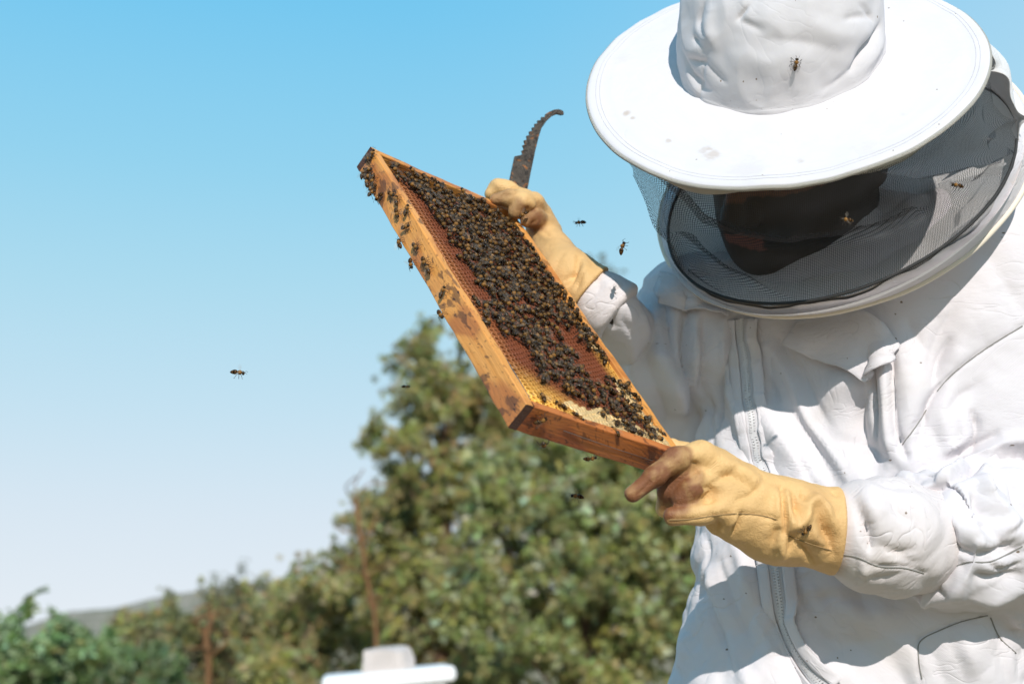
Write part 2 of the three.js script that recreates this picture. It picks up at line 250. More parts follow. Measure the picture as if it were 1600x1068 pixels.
// blobs: [px, py, depth, rx, ry] of foliage masses in the photo (radii in pixels); tints: leaf colours
function plant(name, label, category, base, blobs, opt) {
  const t = thing(name, label, category, base, opt.group), clumps = [];
  for (const [px, py, d, rx, ry, dens = 1] of blobs) {
    const c = W(px, py, d), a = rx / F * d, b = ry / F * d, n = Math.round(opt.n * dens * Math.max(.25, (a * b) / .25));
    for (let i = 0; i < n; i++) { const v = V(gauss(), gauss(), gauss()).normalize().multiplyScalar(rnd() ** .3 * .98); clumps.push(V(c.x + v.x * a, c.y + v.y * b, c.z + v.z * Math.min(a, .8 + a * .3))); }
  }
  const lim = [], tr = [];
  const h0 = base.clone(); const trunkTop = opt.trunkTop || W(blobs[0][0], blobs[0][1], blobs[0][2]);
  const bend = V(rr(-.1, .1), 0, rr(-.1, .1)), path = [0, .3, .6, .85, 1].map(q => h0.clone().lerp(trunkTop, q).addScaledVector(bend, Math.sin(q * 3)));
  const tg = []; for (let i = 0; i < 4; i++) { const r0 = opt.r * (1 - i * .22), r1 = opt.r * (1 - (i + 1) * .22); const dir = path[i + 1].clone().sub(path[i]), cy = new THREE.CylinderGeometry(r1, r0, dir.length() * 1.02, 10, 3); cy.translate(0, dir.length() / 2, 0); cy.applyQuaternion(new THREE.Quaternion().setFromUnitVectors(V(0, 1, 0), dir.clone().normalize())); cy.translate(path[i].x, path[i].y, path[i].z); tg.push(cy); }
  for (let i = 0; i < clumps.length; i += opt.limbEvery || 9) { const c = clumps[i]; let q = path[1 + (i % 3)]; const from = q.clone(); from.y = Math.min(from.y, c.y - .05); const s = clamp((from.y - h0.y) / (trunkTop.y - h0.y)); const on = h0.clone().lerp(trunkTop, s); tg.push(tube([on, on.clone().lerp(c, .5).add(V(0, .08, 0)), c], opt.r * .16, 5, 6)); }
  part(t, 'trunk', mergeGeometries(tg.map(g => { g = g.index ? g.toNonIndexed() : g; for (const k of Object.keys(g.attributes)) if (!['position', 'normal', 'uv'].includes(k)) g.deleteAttribute(k); return g; })), opt.bark || barkMat);
  const per = opt.per, im = new THREE.InstancedMesh(opt.leaf || feather, leafMat, clumps.length * per); im.name = 'crown'; im.userData.kind = 'stuff'; im.castShadow = im.receiveShadow = true;
  const o = new THREE.Object3D(), col = new THREE.Color(); let k = 0;
  for (const c of clumps) {
    let tint = opt.tints[Math.floor(rnd() * opt.tints.length)], br = rr(.8, 1.2), droop = V(rr(-1, 1), rr(-1, 1) * (opt.droop ?? 1), rr(-1, 1)).normalize(), s = opt.clump * rr(.6, 1.3);
    for (let i = 0; i < per; i++) {
      const gs = () => Math.max(-1.5, Math.min(1.5, gauss())), q = gs() * .42 * s; o.position.copy(c).sub(base).addScaledVector(droop, q * 1.7).add(V(gs() * s * .22, gs() * s * .22, gs() * s * .22));
      o.quaternion.setFromUnitVectors(V(0, 1, 0), V(droop.x + gauss() * .5, droop.y + gauss() * .5 + (opt.up ?? .3), droop.z + gauss() * .5).normalize()); o.scale.setScalar(rr(.7, 1.3) * (opt.size || 1)); o.updateMatrix(); im.setMatrixAt(k, o.matrix);
      if (rnd() < .45) tint = opt.tints[Math.floor(rnd() * opt.tints.length)]; col.setRGB(tint[0] * br * rr(.85, 1.15), tint[1] * br * rr(.85, 1.15), tint[2] * br * rr(.8, 1.2)); im.setColorAt(k++, col);
    }
  }
  t.add(im); return t;
}
const olive = [[0.385, 0.376, 0.106], [0.469, 0.431, 0.150], [0.185, 0.192, 0.053], [0.486, 0.383, 0.176], [0.368, 0.398, 0.176], [0.569, 0.558, 0.317], [0.285, 0.280, 0.080]];
const sage = [[0.381, 0.404, 0.129], [0.520, 0.554, 0.239], [0.226, 0.243, 0.070], [0.469, 0.420, 0.141], [0.694, 0.755, 0.498], [0.139, 0.151, 0.040], [0.347, 0.353, 0.120]];
const grass = [[.18, .28, .10], [.24, .34, .16], [.12, .20, .06], [.28, .36, .20], [.22, .27, .09]];
const dull = [[0.144, 0.156, 0.066], [0.192, 0.204, 0.096], [0.240, 0.240, 0.132], [0.108, 0.120, 0.048]];
const groundAt = (px, d) => { const p = W(px, 1000, d); p.y = 0; return p; };
plant('conifer_tree', 'tall loose olive green tree rising behind the wooden frame', 'tree', groundAt(690, 12.5), [[690, 545, 12.5, 55, 60, .9], [655, 590, 12.4, 38, 48, .5], [700, 640, 12.5, 90, 70], [610, 680, 12.3, 58, 42, .55], [640, 760, 12.3, 95, 80, .75], [580, 800, 12.2, 50, 75, .6], [740, 760, 12.5, 90, 90], [560, 900, 12.2, 60, 80, .7], [680, 900, 12.4, 110, 110], [700, 1010, 12.4, 130, 90], [780, 620, 12.7, 60, 60, .7]],
  { n: 27, per: 90, clump: .24, r: .10, tints: olive, trunkTop: W(700, 600, 12.5), up: .5 });
plant('bushy_tree', 'broad sage green bushy tree below the wooden frame', 'tree', groundAt(890, 10.2), [[850, 740, 10.3, 90, 70], [960, 760, 10.4, 100, 90], [790, 810, 10.1, 80, 80], [900, 850, 10.0, 110, 95], [1020, 860, 10.2, 90, 110], [790, 940, 10, 90, 90], [920, 980, 9.9, 110, 100], [1040, 990, 10.1, 90, 100], [1110, 900, 10.5, 70, 130], [1090, 760, 11, 60, 70]],
  { n: 27, per: 90, clump: .23, r: .09, tints: sage, trunkTop: W(890, 800, 10.2), up: .2 });
plant('dark_tree', 'dark tree whose tip shows beside the raised sleeve', 'tree', groundAt(985, 17), [[942, 424, 17, 3, 8, .9], [985, 590, 17, 40, 60], [1010, 660, 17, 80, 90], [1000, 820, 17, 110, 110], [1010, 960, 17, 120, 80], [860, 880, 17, 120, 90], [760, 960, 17, 130, 80]], { n: 9, per: 34, clump: .26, r: .12, tints: dull, trunkTop: W(950, 440, 17) });
plant('leafy_shrub', 'bright green leafy shrub at the far left edge', 'shrub', groundAt(45, 11), [[15, 1000, 11, 66, 46], [95, 1018, 11, 60, 44], [-20, 1060, 11, 60, 50], [60, 1105, 11, 110, 50]], { n: 26, per: 34, clump: .17, r: .04, tints: grass, leaf: broad, trunkTop: W(60, 1010, 11) });
plant('low_bush', 'olive bush with reddish dry patches left of the hive', 'shrub', groundAt(330, 15), [[300, 995, 15, 90, 48], [380, 965, 15, 70, 45], [220, 1015, 15, 80, 50], [430, 975, 15, 70, 62], [330, 1060, 15, 170, 50], [160, 1030, 15, 70, 45]], { n: 26, per: 80, clump: .24, r: .06, tints: [...dull, ...olive, [.22, .24, .09], [.22, .12, .07]], trunkTop: W(325, 970, 15) });
plant('grassy_bush', 'pale green bush between the shrub and the hive', 'shrub', groundAt(170, 12.5), [[160, 1040, 12.5, 60, 42], [230, 1060, 12.5, 80, 42]], { n: 26, per: 70, clump: .17, r: .03, tints: grass, trunkTop: W(170, 1040, 12.5) });
plant('rounded_bush', 'yellowish green bush right behind the hive lid', 'shrub', groundAt(480, 13), [[500, 930, 13, 55, 50], [450, 960, 13.4, 60, 50], [520, 1010, 13, 70, 70], [450, 1040, 13, 70, 60]], { n: 26, per: 80, clump: .22, r: .06, tints: [...olive, [.25, .26, .10]], trunkTop: W(490, 930, 13) });
plant('hillside_tree', 'small dark tree on the crest of the far hill', 'tree', groundAt(330, 60), [[375, 935, 60, 45, 26], [440, 945, 60, 60, 32], [520, 935, 60, 60, 40]], { n: 2.2, per: 60, clump: .8, r: .2, tints: dull, size: 2.6, limbEvery: 30, trunkTop: W(420, 940, 60) });
{ // rust coloured bare stems
  const stem = (label, pts, r) => { const ps = pts.map(q => W(...q)); const t = thing('dry_stem', label, 'stem', ps[0].clone().setY(0)); ps.unshift(ps[0].clone().setY(0)); part(t, 'stalk', tube(ps, r, 8, 30), rustMat); for (let i = 2; i < ps.length; i++) for (let k = 0; k < 3; k++) { const q = ps[i].clone(); part(t, 'twig', tube([q, q.clone().add(V(rr(-.1, .1), rr(.05, .15), rr(-.1, .1))), q.clone().add(V(rr(-.25, .25), rr(.1, .3), rr(-.2, .2)))], r * .35, 5, 6), rustMat); } };
  stem('rust brown bare stem rising behind the stone', [[588, 1010, 10.6], [585, 960, 10.6], [574, 910, 10.6], [566, 860, 10.6], [556, 780, 10.7]], .017);
  stem('reddish dry stem in the olive bush', [[324, 1080, 13.5], [326, 1030, 13.5], [322, 995, 13.5], [330, 970, 13.5]], .03);
}
{ // hive with lid, stone on it
  const p = W(608, 1052, 5.5), h = thing('beehive', 'white wooden beehive with a flat lid in the blurred background', 'beehive', V(p.x, 0, p.z));
  h.rotation.y = .12;
  const wm = std({ roughness: .7, map: tex(256, 256, (u, v) => { const n = tileN(u, v, 10, 3); return [.78 + .05 * n, .77 + .05 * n, .76 + .05 * n]; }, true) });
  const tilt = .088, box = (w, hh, d, r = .006) => { const s = new THREE.Shape(); s.moveTo(-w / 2 + r, -hh / 2); s.lineTo(w / 2 - r, -hh / 2); s.quadraticCurveTo(w / 2, -hh / 2, w / 2, -hh / 2 + r); s.lineTo(w / 2, hh / 2 - r); s.quadraticCurveTo(w / 2, hh / 2, w / 2 - r, hh / 2); s.lineTo(-w / 2 + r, hh / 2); s.quadraticCurveTo(-w / 2, hh / 2, -w / 2, hh / 2 - r); s.lineTo(-w / 2, -hh / 2 + r); s.quadraticCurveTo(-w / 2, -hh / 2, -w / 2 + r, -hh / 2); const g = new THREE.ExtrudeGeometry(s, { depth: d - 2 * r, bevelEnabled: true, bevelSize: r * .6, bevelThickness: r, bevelSegments: 2 }); g.translate(0, 0, -d / 2 + r); return g; };
  const y = p.y;
  const lid = part(h, 'lid', box(.50, .042, .46, .016), wm, false); lid.position.set(0, y - .021, -.2); lid.rotation.z = tilt;
  const b = part(h, 'box', box(.455, .60, .41), wm, false); b.position.set(.015, y - .345, -.2); b.rotation.z = tilt;
  for (const s of [-1, 1]) { const st = part(h, 'stand_block', box(.12, y - .62, .36), std({ color: rgb(.35, .34, .32), roughness: 1 }), false); st.position.set(s * .16, (y - .64) / 2, -.2); }
  const sp = W(600, 1030, 5.42), st = new THREE.IcosahedronGeometry(.1, 5), q = st.attributes.position;
  for (let i = 0; i < q.count; i++) { const v = V(q.getX(i), q.getY(i), q.getZ(i)), n = v.clone().normalize(); let k = .0; for (const [a, d] of [[V(0, 1, .1), .052], [V(.3, 1, .2), .057], [V(0, -1, 0), .05], [V(1, .1, .15), .085], [V(-1, .1, .1), .088], [V(0, .1, 1), .06], [V(0, 0, -1), .06], [V(.75, 0, .65), .083]]) { a.normalize(); const c = n.dot(a); if (c > .05) k = Math.max(k, c / d); } v.copy(n).multiplyScalar(1 / k * (1 + .05 * fbm(n.x * 3, n.y * 3, n.z * 3))); q.setXYZ(i, v.x, v.y, v.z); }
  st.computeVertexNormals();
  const stone = new THREE.Mesh(mergeVertices(st), std({ roughness: .95, color: rgb(.76, .66, .60), bumpMap: clothBump, bumpScale: .003 })); stone.name = 'stone'; stone.castShadow = stone.receiveShadow = true; stone.position.copy(W(601, 1033, 5.5)).add(V(0, 0, -.1)); stone.rotation.set(0, -.25, .1); scene.add(stone); tag(stone, 'pale beige stone lying on the white hive lid', 'stone');
}
// ---------- the beekeeper ----------
const keeper = thing('person', 'beekeeper in white jacket, veiled hat and tan gloves holding the frame', 'person', groundAt(1310, 1.6));
const circle = (c, n, R) => { const C = camVec(...c).add(camera.position), N = V(...n), u = V(0, 1, 0).cross(N).normalize(), v = N.clone().cross(u); return { C, N: camVec(N.x, N.y, N.z), u: camVec(u.x, u.y, u.z), v: camVec(v.x, v.y, v.z), R, at(a, r = R, h = 0) { return this.C.clone().addScaledVector(this.u, Math.cos(a) * r).addScaledVector(this.v, Math.sin(a) * r).addScaledVector(this.N, h); } }; };
const brimC = circle([.27410, .27552, -1.44040], [-.19030, .75277, .63017], .2);
const ringIn = circle([.34488, .17257, -1.52099], [-.44014, .69349, .57039], .19);
const ringOut = circle([.35518, .18318, -1.55328], [-.41496, .64605, .64064], .205);
const brimSag = (a, r) => { const q = (r / .2) ** 2; return q * .2 * (.0194 * Math.cos(2 * a) - .0135 * Math.sin(2 * a)) + .0022 * q * noise(Math.cos(a) * 2.2 + 4, Math.sin(a) * 2.2, r * 8) + .0012 * noise(Math.cos(a) * r * 38, Math.sin(a) * r * 38, 2); };
const hat = new THREE.Group(); hat.name = 'hat'; keeper.add(hat); hat.position.copy(brimC.C).sub(keeper.position);
{
  const prof = []; for (let i = 0; i <= 26; i++) prof.push([.07 + .12 * i / 26, .0022 - (i === 24 ? .0008 : 0)]);
  prof.push([.1955, .0022], [.1988, .0015], [.2, 0], [.1988, -.0012], [.19, -.0010], [.07, -.0010]);
  const g = gridGeo(220, prof.length - 1, (u, v) => { const [r, h] = prof[Math.round(v * (prof.length - 1))], a = -u * 2 * Math.PI, p = brimC.at(a, r, h + brimSag(a, r)); p.uv = [Math.cos(a) * r, Math.sin(a) * r]; return p; }, true);
  part(hat, 'brim', g, M.hat);
  const bp = []; for (let i = 0; i < 160; i++) { const a = i / 160 * 2 * Math.PI; bp.push(brimC.at(a, .1992, -.0018 + brimSag(a, .2))); }
  for (const rs of [.1865, .1905]) { const sp = []; for (let i = 0; i < 160; i++) { const a = i / 160 * 2 * Math.PI; sp.push(brimC.at(a, rs, .0021 + brimSag(a, rs))); } part(hat, 'stitching', tube(sp, .00045, 5, 480, true), M.hat); }
  const bt = tube(bp, .0025, 8, 320, true), uv = bt.attributes.uv; for (let i = 0; i < uv.count; i++) uv.setXY(i, uv.getX(i) * 1.254, uv.getY(i) * .021); part(hat, 'edge_binding', bt, M.braid);
  const cc = brimC.C.clone().addScaledVector(brimC.v, .029).addScaledVector(brimC.u, -.004);
  const pr = [[.1036, -.007], [.1038, -.002], [.1042, .003], [.1035, .006], [.1034, .012], [.1034, .03], [.1015, .05], [.0975, .07], [.092, .087], [.084, .101], [.073, .112], [.058, .121], [.036, .127], [.0005, .129]].map(p => new THREE.Vector2(...p));
  const pc = new THREE.SplineCurve(pr);
  const cg = gridGeo(300, 120, (u, v) => { const q = pc.getPoint(v), a = u * 2 * Math.PI; const p = cc.clone().addScaledVector(brimC.u, Math.cos(a) * q.x).addScaledVector(brimC.v, Math.sin(a) * q.x * 1.08); { const t = .28, y = q.y; p.addScaledVector(brimC.N, y * Math.cos(t) + brimSag(a, .1)).addScaledVector(brimC.v, y * Math.sin(t)); } p.uv = [u * .68, v * .25]; return p; }, true);
  addFolds(cg, [
    [-2, 2.2, [1101, 100, 1098, 130, 1094, 168], 0], [-4.5, 4, [1080, 92, 1092, 96, 1104, 96]], [-3.5, 5, [1070, 82, 1082, 112, 1100, 136]], [-3.5, 4, [1084, 58, 1096, 70]], [3, 6, [1088, 40, 1100, 52, 1112, 64]], [-3, 5, [1105, 99, 1118, 112, 1134, 128]],
    [-5, 6, [1098, 8, 1092, 36, 1108, 60]], [3.5, 7, [1110, 20, 1108, 44, 1118, 70]], [-4, 3, [1154, 29, 1168, 12]], [-3.5, 6, [1157, 32, 1176, 40, 1190, 48]], [-9, 6, [1333, 107, 1349, 80, 1364, 62, 1376, 40]], [4, 8, [1345, 112, 1362, 88, 1380, 60]], [-3.5, 4, [1318, 30, 1338, 26, 1362, 26]], [-3.5, 3, [1342, 8, 1354, 16, 1365, 30]],
    [-2.5, 6, [1290, 138, 1316, 122, 1336, 104]], [3, 10, [1270, 40, 1310, 55, 1350, 50]], [-2, 9, [1200, 60, 1260, 66, 1310, 80]], [2, 12, [1150, 90, 1210, 100, 1270, 96]], [-2.5, 4, [1086, 118, 1098, 128, 1106, 134]], [2.5, 4, [1076, 112, 1086, 130, 1098, 146]], [-2, 3, [1100, 138, 1112, 140]], [-1.5, 3, [1372, 116, 1380, 90, 1383, 70]],
  ], p => .0034 * fbm(p.x * 16, p.y * 16, p.z * 16, 3) + .0016 * (1 - 2 * Math.abs(noise(p.x * 34, p.y * 20, p.z * 34))) + .0004 * noise(p.x * 110, p.y * 110, p.z * 110));
  part(hat, 'crown', cg, M.hat);
}
const veil = new THREE.Group(); veil.name = 'veil'; keeper.add(veil); veil.position.copy(ringIn.C).sub(keeper.position);
{
  const A0 = 160 * Math.PI / 180, A1 = 372 * Math.PI / 180;
  const drape = (a, v, back) => {
    const t = brimC.at(a, .1955, -.004 + brimSag(a, .2)), b = ringIn.at(a), p = t.clone().lerp(b, v), o = p.clone().sub(brimC.C.clone().lerp(ringIn.C, v)).normalize(), k = Math.sin(Math.PI * v);
    const lft = 1 - .75 * sstep(235, 205, a * 180 / Math.PI); let w = (.010 * fbm(a * 2.2, v * 2.5, 7, 3) + .006 * noise(a * 5 + v * 4, v * 3 - a * 2, 3)) * k;
    for (const [L, h, s] of [[[232, .03, 246, .38, 268, .50, 292, .56, 316, .62], -.020, .030], [[298, .02, 322, .32, 340, .55, 356, .78], .016, .028], [[318, .04, 345, .18, 372, .30], -.016, .03], [[214, .30, 224, .62, 232, .92], .014, .035], [[228, .66, 244, .76, 258, .84, 274, .95], -.012, .025], [[236, .84, 250, .92, 262, .97], .009, .02], [[250, .12, 262, .3, 275, .38], .012, .05], [[345, .45, 362, .62, 372, .80], .012, .035], [[188, .1, 198, .5, 210, .9], -.010, .05], [[330, .62, 345, .78, 352, .92], -.010, .03]]) {
      let bd = 9; const X = a * 180 / Math.PI / 60;
      for (let i = 0; i + 3 < L.length; i += 2) { const x0 = L[i] / 60, y0 = L[i + 1], DX = L[i + 2] / 60 - x0, DY = L[i + 3] - y0, t2 = clamp(((X - x0) * DX + (v - y0) * DY) / (DX * DX + DY * DY)); bd = Math.min(bd, Math.hypot(X - x0 - DX * t2, v - y0 - DY * t2)); }
      w += h * Math.exp(-bd / s) * Math.min(1, k * 2);
    }
    p.addScaledVector(o, w * lft - .010 * k * (1 - lft) + (back ? .012 * k : -.006 * k)); p.uv = [a * .195, v * .17]; return p;
  };
  part(veil, 'net', gridGeo(420, 150, (u, v) => drape(A0 + (A1 - A0) * u, v), false), M.net);
  part(veil, 'back_cloth', sheet(90, 40, (u, v) => drape(A1 + (A0 + 2 * Math.PI - A1) * u, v, true), .0012), M.lining);
  // loose fold of pale net tucked below the brim's front edge
  part(veil, 'net_hem', sheet(90, 6, (u, v) => { const a = (232 + 92 * u) * Math.PI / 180, k = Math.max(0, Math.sin(Math.PI * u * 3.0)) * .5 + .25; const p = brimC.at(a, .1975 - .004 * v, -.004 - v * .017 * k * Math.sin(Math.PI * u) ** .5 + brimSag(a, .2)); p.uv = [a * .2, v * .01]; return p; }, .001), M.braid);
  const bowl = gridGeo(180, 40, (u, v) => { const a = -u * 2 * Math.PI, r = .192 * (1 - v) + .004, k = 1 - (r / .196) ** 2; const p = ringIn.at(a, r, -.006 - .056 * k ** .7 + .006 * fbm(Math.cos(a) * r * 22, Math.sin(a) * r * 22, 4, 3) * Math.min(1, v * 5) + .003 * noise(a * 4, r * 20, 1) * Math.min(1, v * 6) * (r / .19)); p.uv = [Math.cos(a) * r, Math.sin(a) * r]; return p; }, true);
  part(veil, 'hood_lining', bowl, M.lining);
  const rim = gridGeo(220, 14, (u, v) => {
    const a = -u * 2 * Math.PI, t = v < .5 ? v * 2 : 2 - v * 2, side = v < .5 ? 1 : -1, I = ringIn.at(a), O = ringOut.at(a), n = ringIn.N.clone().lerp(ringOut.N, t).normalize();
    const p = I.lerp(O, t).addScaledVector(n, side * .0022 + (t > .02 && t < .98 ? side * .0012 : 0) + .0040 * noise(Math.cos(a) * 5, Math.sin(a) * 5, t * 1.5) + .0014 * noise(Math.cos(a) * 16, Math.sin(a) * 16, t * 3)); p.uv = [u * 1.25, v * .08]; return p;
  }, true);
  const vr = part(veil, 'rim_band', rim, M.cloth);
  const ps = []; for (let i = 0; i < 120; i++) ps.push(ringOut.at(i / 120 * 2 * Math.PI, .2055, -.001 + .0040 * noise(Math.cos(i / 120 * 6.2832) * 5, Math.sin(i / 120 * 6.2832) * 5, 1.5)));
  part(veil, 'piping', tube(ps, .0031, 10, 240, true), std({ color: rgb(.76, .68, .56), roughness: .9 }));
  const qs = []; for (let i = 0; i < 120; i++) { const a = A0 + (A1 - A0) * i / 119; qs.push(ringIn.at(a, .1895, .003)); }
  part(veil, 'net_seam', tube(qs, .0017, 6, 240), std({ color: rgb(.03, .03, .03), roughness: .8 }));
}
// body: head and neck in the veil, trunk and arms inside the clothes
{
  const N = brimC.N, fw0 = camVec(-.62, -.30, .75), f = fw0.addScaledVector(N, -fw0.dot(N)).normalize(), s = N.clone().cross(f).normalize(), c = brimC.C.clone().addScaledVector(N, -.078).addScaledVector(brimC.v, .035);
  const H0 = 1.17, H = (x, y, z) => c.clone().addScaledVector(s, x * H0).addScaledVector(N, y * H0).addScaledVector(f, z * H0);
  const hc = [cap(H(0, .02, -.012), 0.0959, H(0, .02, .02), 0.0866), cap(H(0, .01, .03), 0.0772, H(0, -.075, .045), 0.0585), cap(H(0, -.09, .045), 0.0468, H(0, -.10, .068), 0.0304), cap(H(-.045, -.03, .0), 0.0526, H(-.03, -.085, .03), 0.0351), cap(H(.045, -.03, 0), 0.0526, H(.03, -.085, .03), 0.0351),
    cap(H(0, -.005, .095), 0.0094, H(0, -.04, .115), 0.0129, .012), cap(H(-.012, -.043, .1), 0.0094, H(.012, -.043, .1), 0.0094, .012), cap(H(-.045, .012, .078), 0.0105, H(.045, .012, .078), 0.0105, .02), cap(H(-.02, -.066, .093), 0.0070, H(.02, -.066, .093), 0.0070, .008), cap(H(-.018, -.076, .09), 0.0082, H(.018, -.076, .09), 0.0082, .008),
    cap(H(-.078, -.01, -.005), 0.0140, H(-.082, -.045, 0), 0.0105, .01), cap(H(.078, -.01, -.005), 0.0140, H(.082, -.045, 0), 0.0105, .01), cap(H(0, -.04, -.02), 0.0655, W(1310, 400, 1.60), .06, .04)];
  const eyes = [H(-.031, -.004, .082), H(.031, -.004, .082)], hf0 = blend(hc, .03), hf = (x, y, z) => { let d = hf0(x, y, z); for (const e of eyes) { const q = Math.hypot(x - e.x, y - e.y, z - e.z); d = Math.max(d, -(q - .0158)); d = Math.min(d, q - .0135); } return d; };
  const hg = surfaceNet(hf, boxOf(hc, .02), .0042);
  const tc = [cap(W(1310, 420, 1.60), .06, W(1320, 900, 1.60), .075), cap(W(1200, 520, 1.61), .05, W(1440, 500, 1.60), .06), cap(W(1085, 480, 1.63), .035, W(1038, 590, 1.60), .022), cap(W(1038, 590, 1.60), .022, W(1028, 600, 1.70), .020), cap(W(1028, 600, 1.70), .020, W(956, 485, 1.50), .018), cap(W(956, 485, 1.50), .018, W(905, 447, 1.512), .015), cap(W(1545, 450, 1.60), .05, W(1640, 845, 1.46), .04), cap(W(1640, 850, 1.46), .038, W(1250, 818, 1.31), .02), cap(W(1320, 900, 1.60), .09, V(keeper.position.x, .9, keeper.position.z), .11)];
  for (const k of [-1, 1]) tc.push(cap(V(keeper.position.x + k * .08, .9, keeper.position.z), .08, V(keeper.position.x + k * .11, .12, keeper.position.z - .02), .04));
  const tg = surfaceNet(blend(tc, .04), boxOf(tc, .03), .012);
  const g = mergeGeometries([hg, tg].map(q => { const k = q.clone(); k.deleteAttribute('uv'); return k; }));
  paint(g, p => { const q = p.clone().sub(c), x = q.dot(s) / H0, y = q.dot(N) / H0, z = q.dot(f) / H0; for (const e of eyes) if (p.distanceTo(e) < .015) return p.clone().sub(e).normalize().dot(f) > .88 ? [.03, .015, .01] : [.7, .68, .65];
    if (y > .045 || z < -.02 && y > -.06) return [.022, .016, .012]; if (y < -.02 - .03 * Math.abs(x) && y > -.13 && z > -.03 && !(Math.abs(x) < .02 && Math.abs(y + .071) < .008)) return [.03, .022, .017]; if (Math.abs(y + .071) < .008 && z > .07 && Math.abs(x) < .022) return [.25, .10, .08]; return [.17, .075, .04]; });
  part(keeper, 'body', g, M.skin);
  const lc = []; for (const k of [-1, 1]) lc.push(cap(V(keeper.position.x + k * .08, .92, keeper.position.z), .125, V(keeper.position.x + k * .12, .1, keeper.position.z - .02), .085)); part(keeper, 'trousers', addFolds(surfaceNet(blend(lc, .03), boxOf(lc, .03), .014), [], p => .006 * fbm(p.x * 12, p.y * 12, p.z * 12, 3)), M.trousers);
  for (const k of [-1, 1]) { const x = keeper.position.x + k * .12, z = keeper.position.z, bc = [cap(V(x, .05, z - .04), .05, V(x + k * .02, .045, z + .14), .042), cap(V(x, .05, z - .04), .05, V(x, .2, z - .02), .06)]; const bf = blend(bc, .03); part(keeper, 'boot', surfaceNet((a, b, d) => Math.max(bf(a, b, d), -b), boxOf(bc, .02), .01), M.boot); }
}
// jacket
const smax = (a, b, k) => -smin(-a, -b, k);
const jc = [
  cap(W(1192, 540, 1.63), .098, W(1208, 700, 1.60), .092), cap(W(1208, 700, 1.60), .092, W(1236, 920, 1.50), .088), cap(W(1420, 560, 1.555), .125, W(1420, 950, 1.50), .112, .07),
  cap(W(1120, 500, 1.64), .062, W(1500, 425, 1.545), .09, .06), cap(W(1236, 920, 1.50), .088, W(1212, 1150, 1.48), .128, .05), cap(W(1420, 950, 1.50), .11, W(1440, 1150, 1.50), .14, .05),
  cap(W(1320, 330, 1.73), .115, W(1315, 470, 1.61), .10, .06),
  cap(W(1085, 478, 1.60), .060, W(1038, 565, 1.585), .053, .03), cap(W(1038, 565, 1.585), .053, W(1036, 640, 1.62), .042, .02), cap(W(1026, 600, 1.70), .042, W(956, 485, 1.499), .030, .006), cap(W(1026, 600, 1.70), .042, W(1038, 590, 1.60), .047, .02),
  cap(W(1555, 430, 1.54), .085, W(1648, 830, 1.45), .088, .05), cap(W(1650, 842, 1.44), .082, W(1462, 840, 1.352), .0625, .02),
];
const forearmEnd = [W(1462, 838, 1.352), W(1650, 842, 1.44)], faDir = forearmEnd[0].clone().sub(forearmEnd[1]).normalize(), faCut = W(1446, 838, 1.345);
const jf0 = blend(jc, .03), jf = (x, y, z) => { const d = jf0(x, y, z), e = (x - faCut.x) * faDir.x + (y - faCut.y) * faDir.y + (z - faCut.z) * faDir.z; return (y > faCut.y - .15 && y < faCut.y + .15 && e > -.03 && z > W(1400, 800, 1.40).z) ? smax(d, e, .004) : d; };

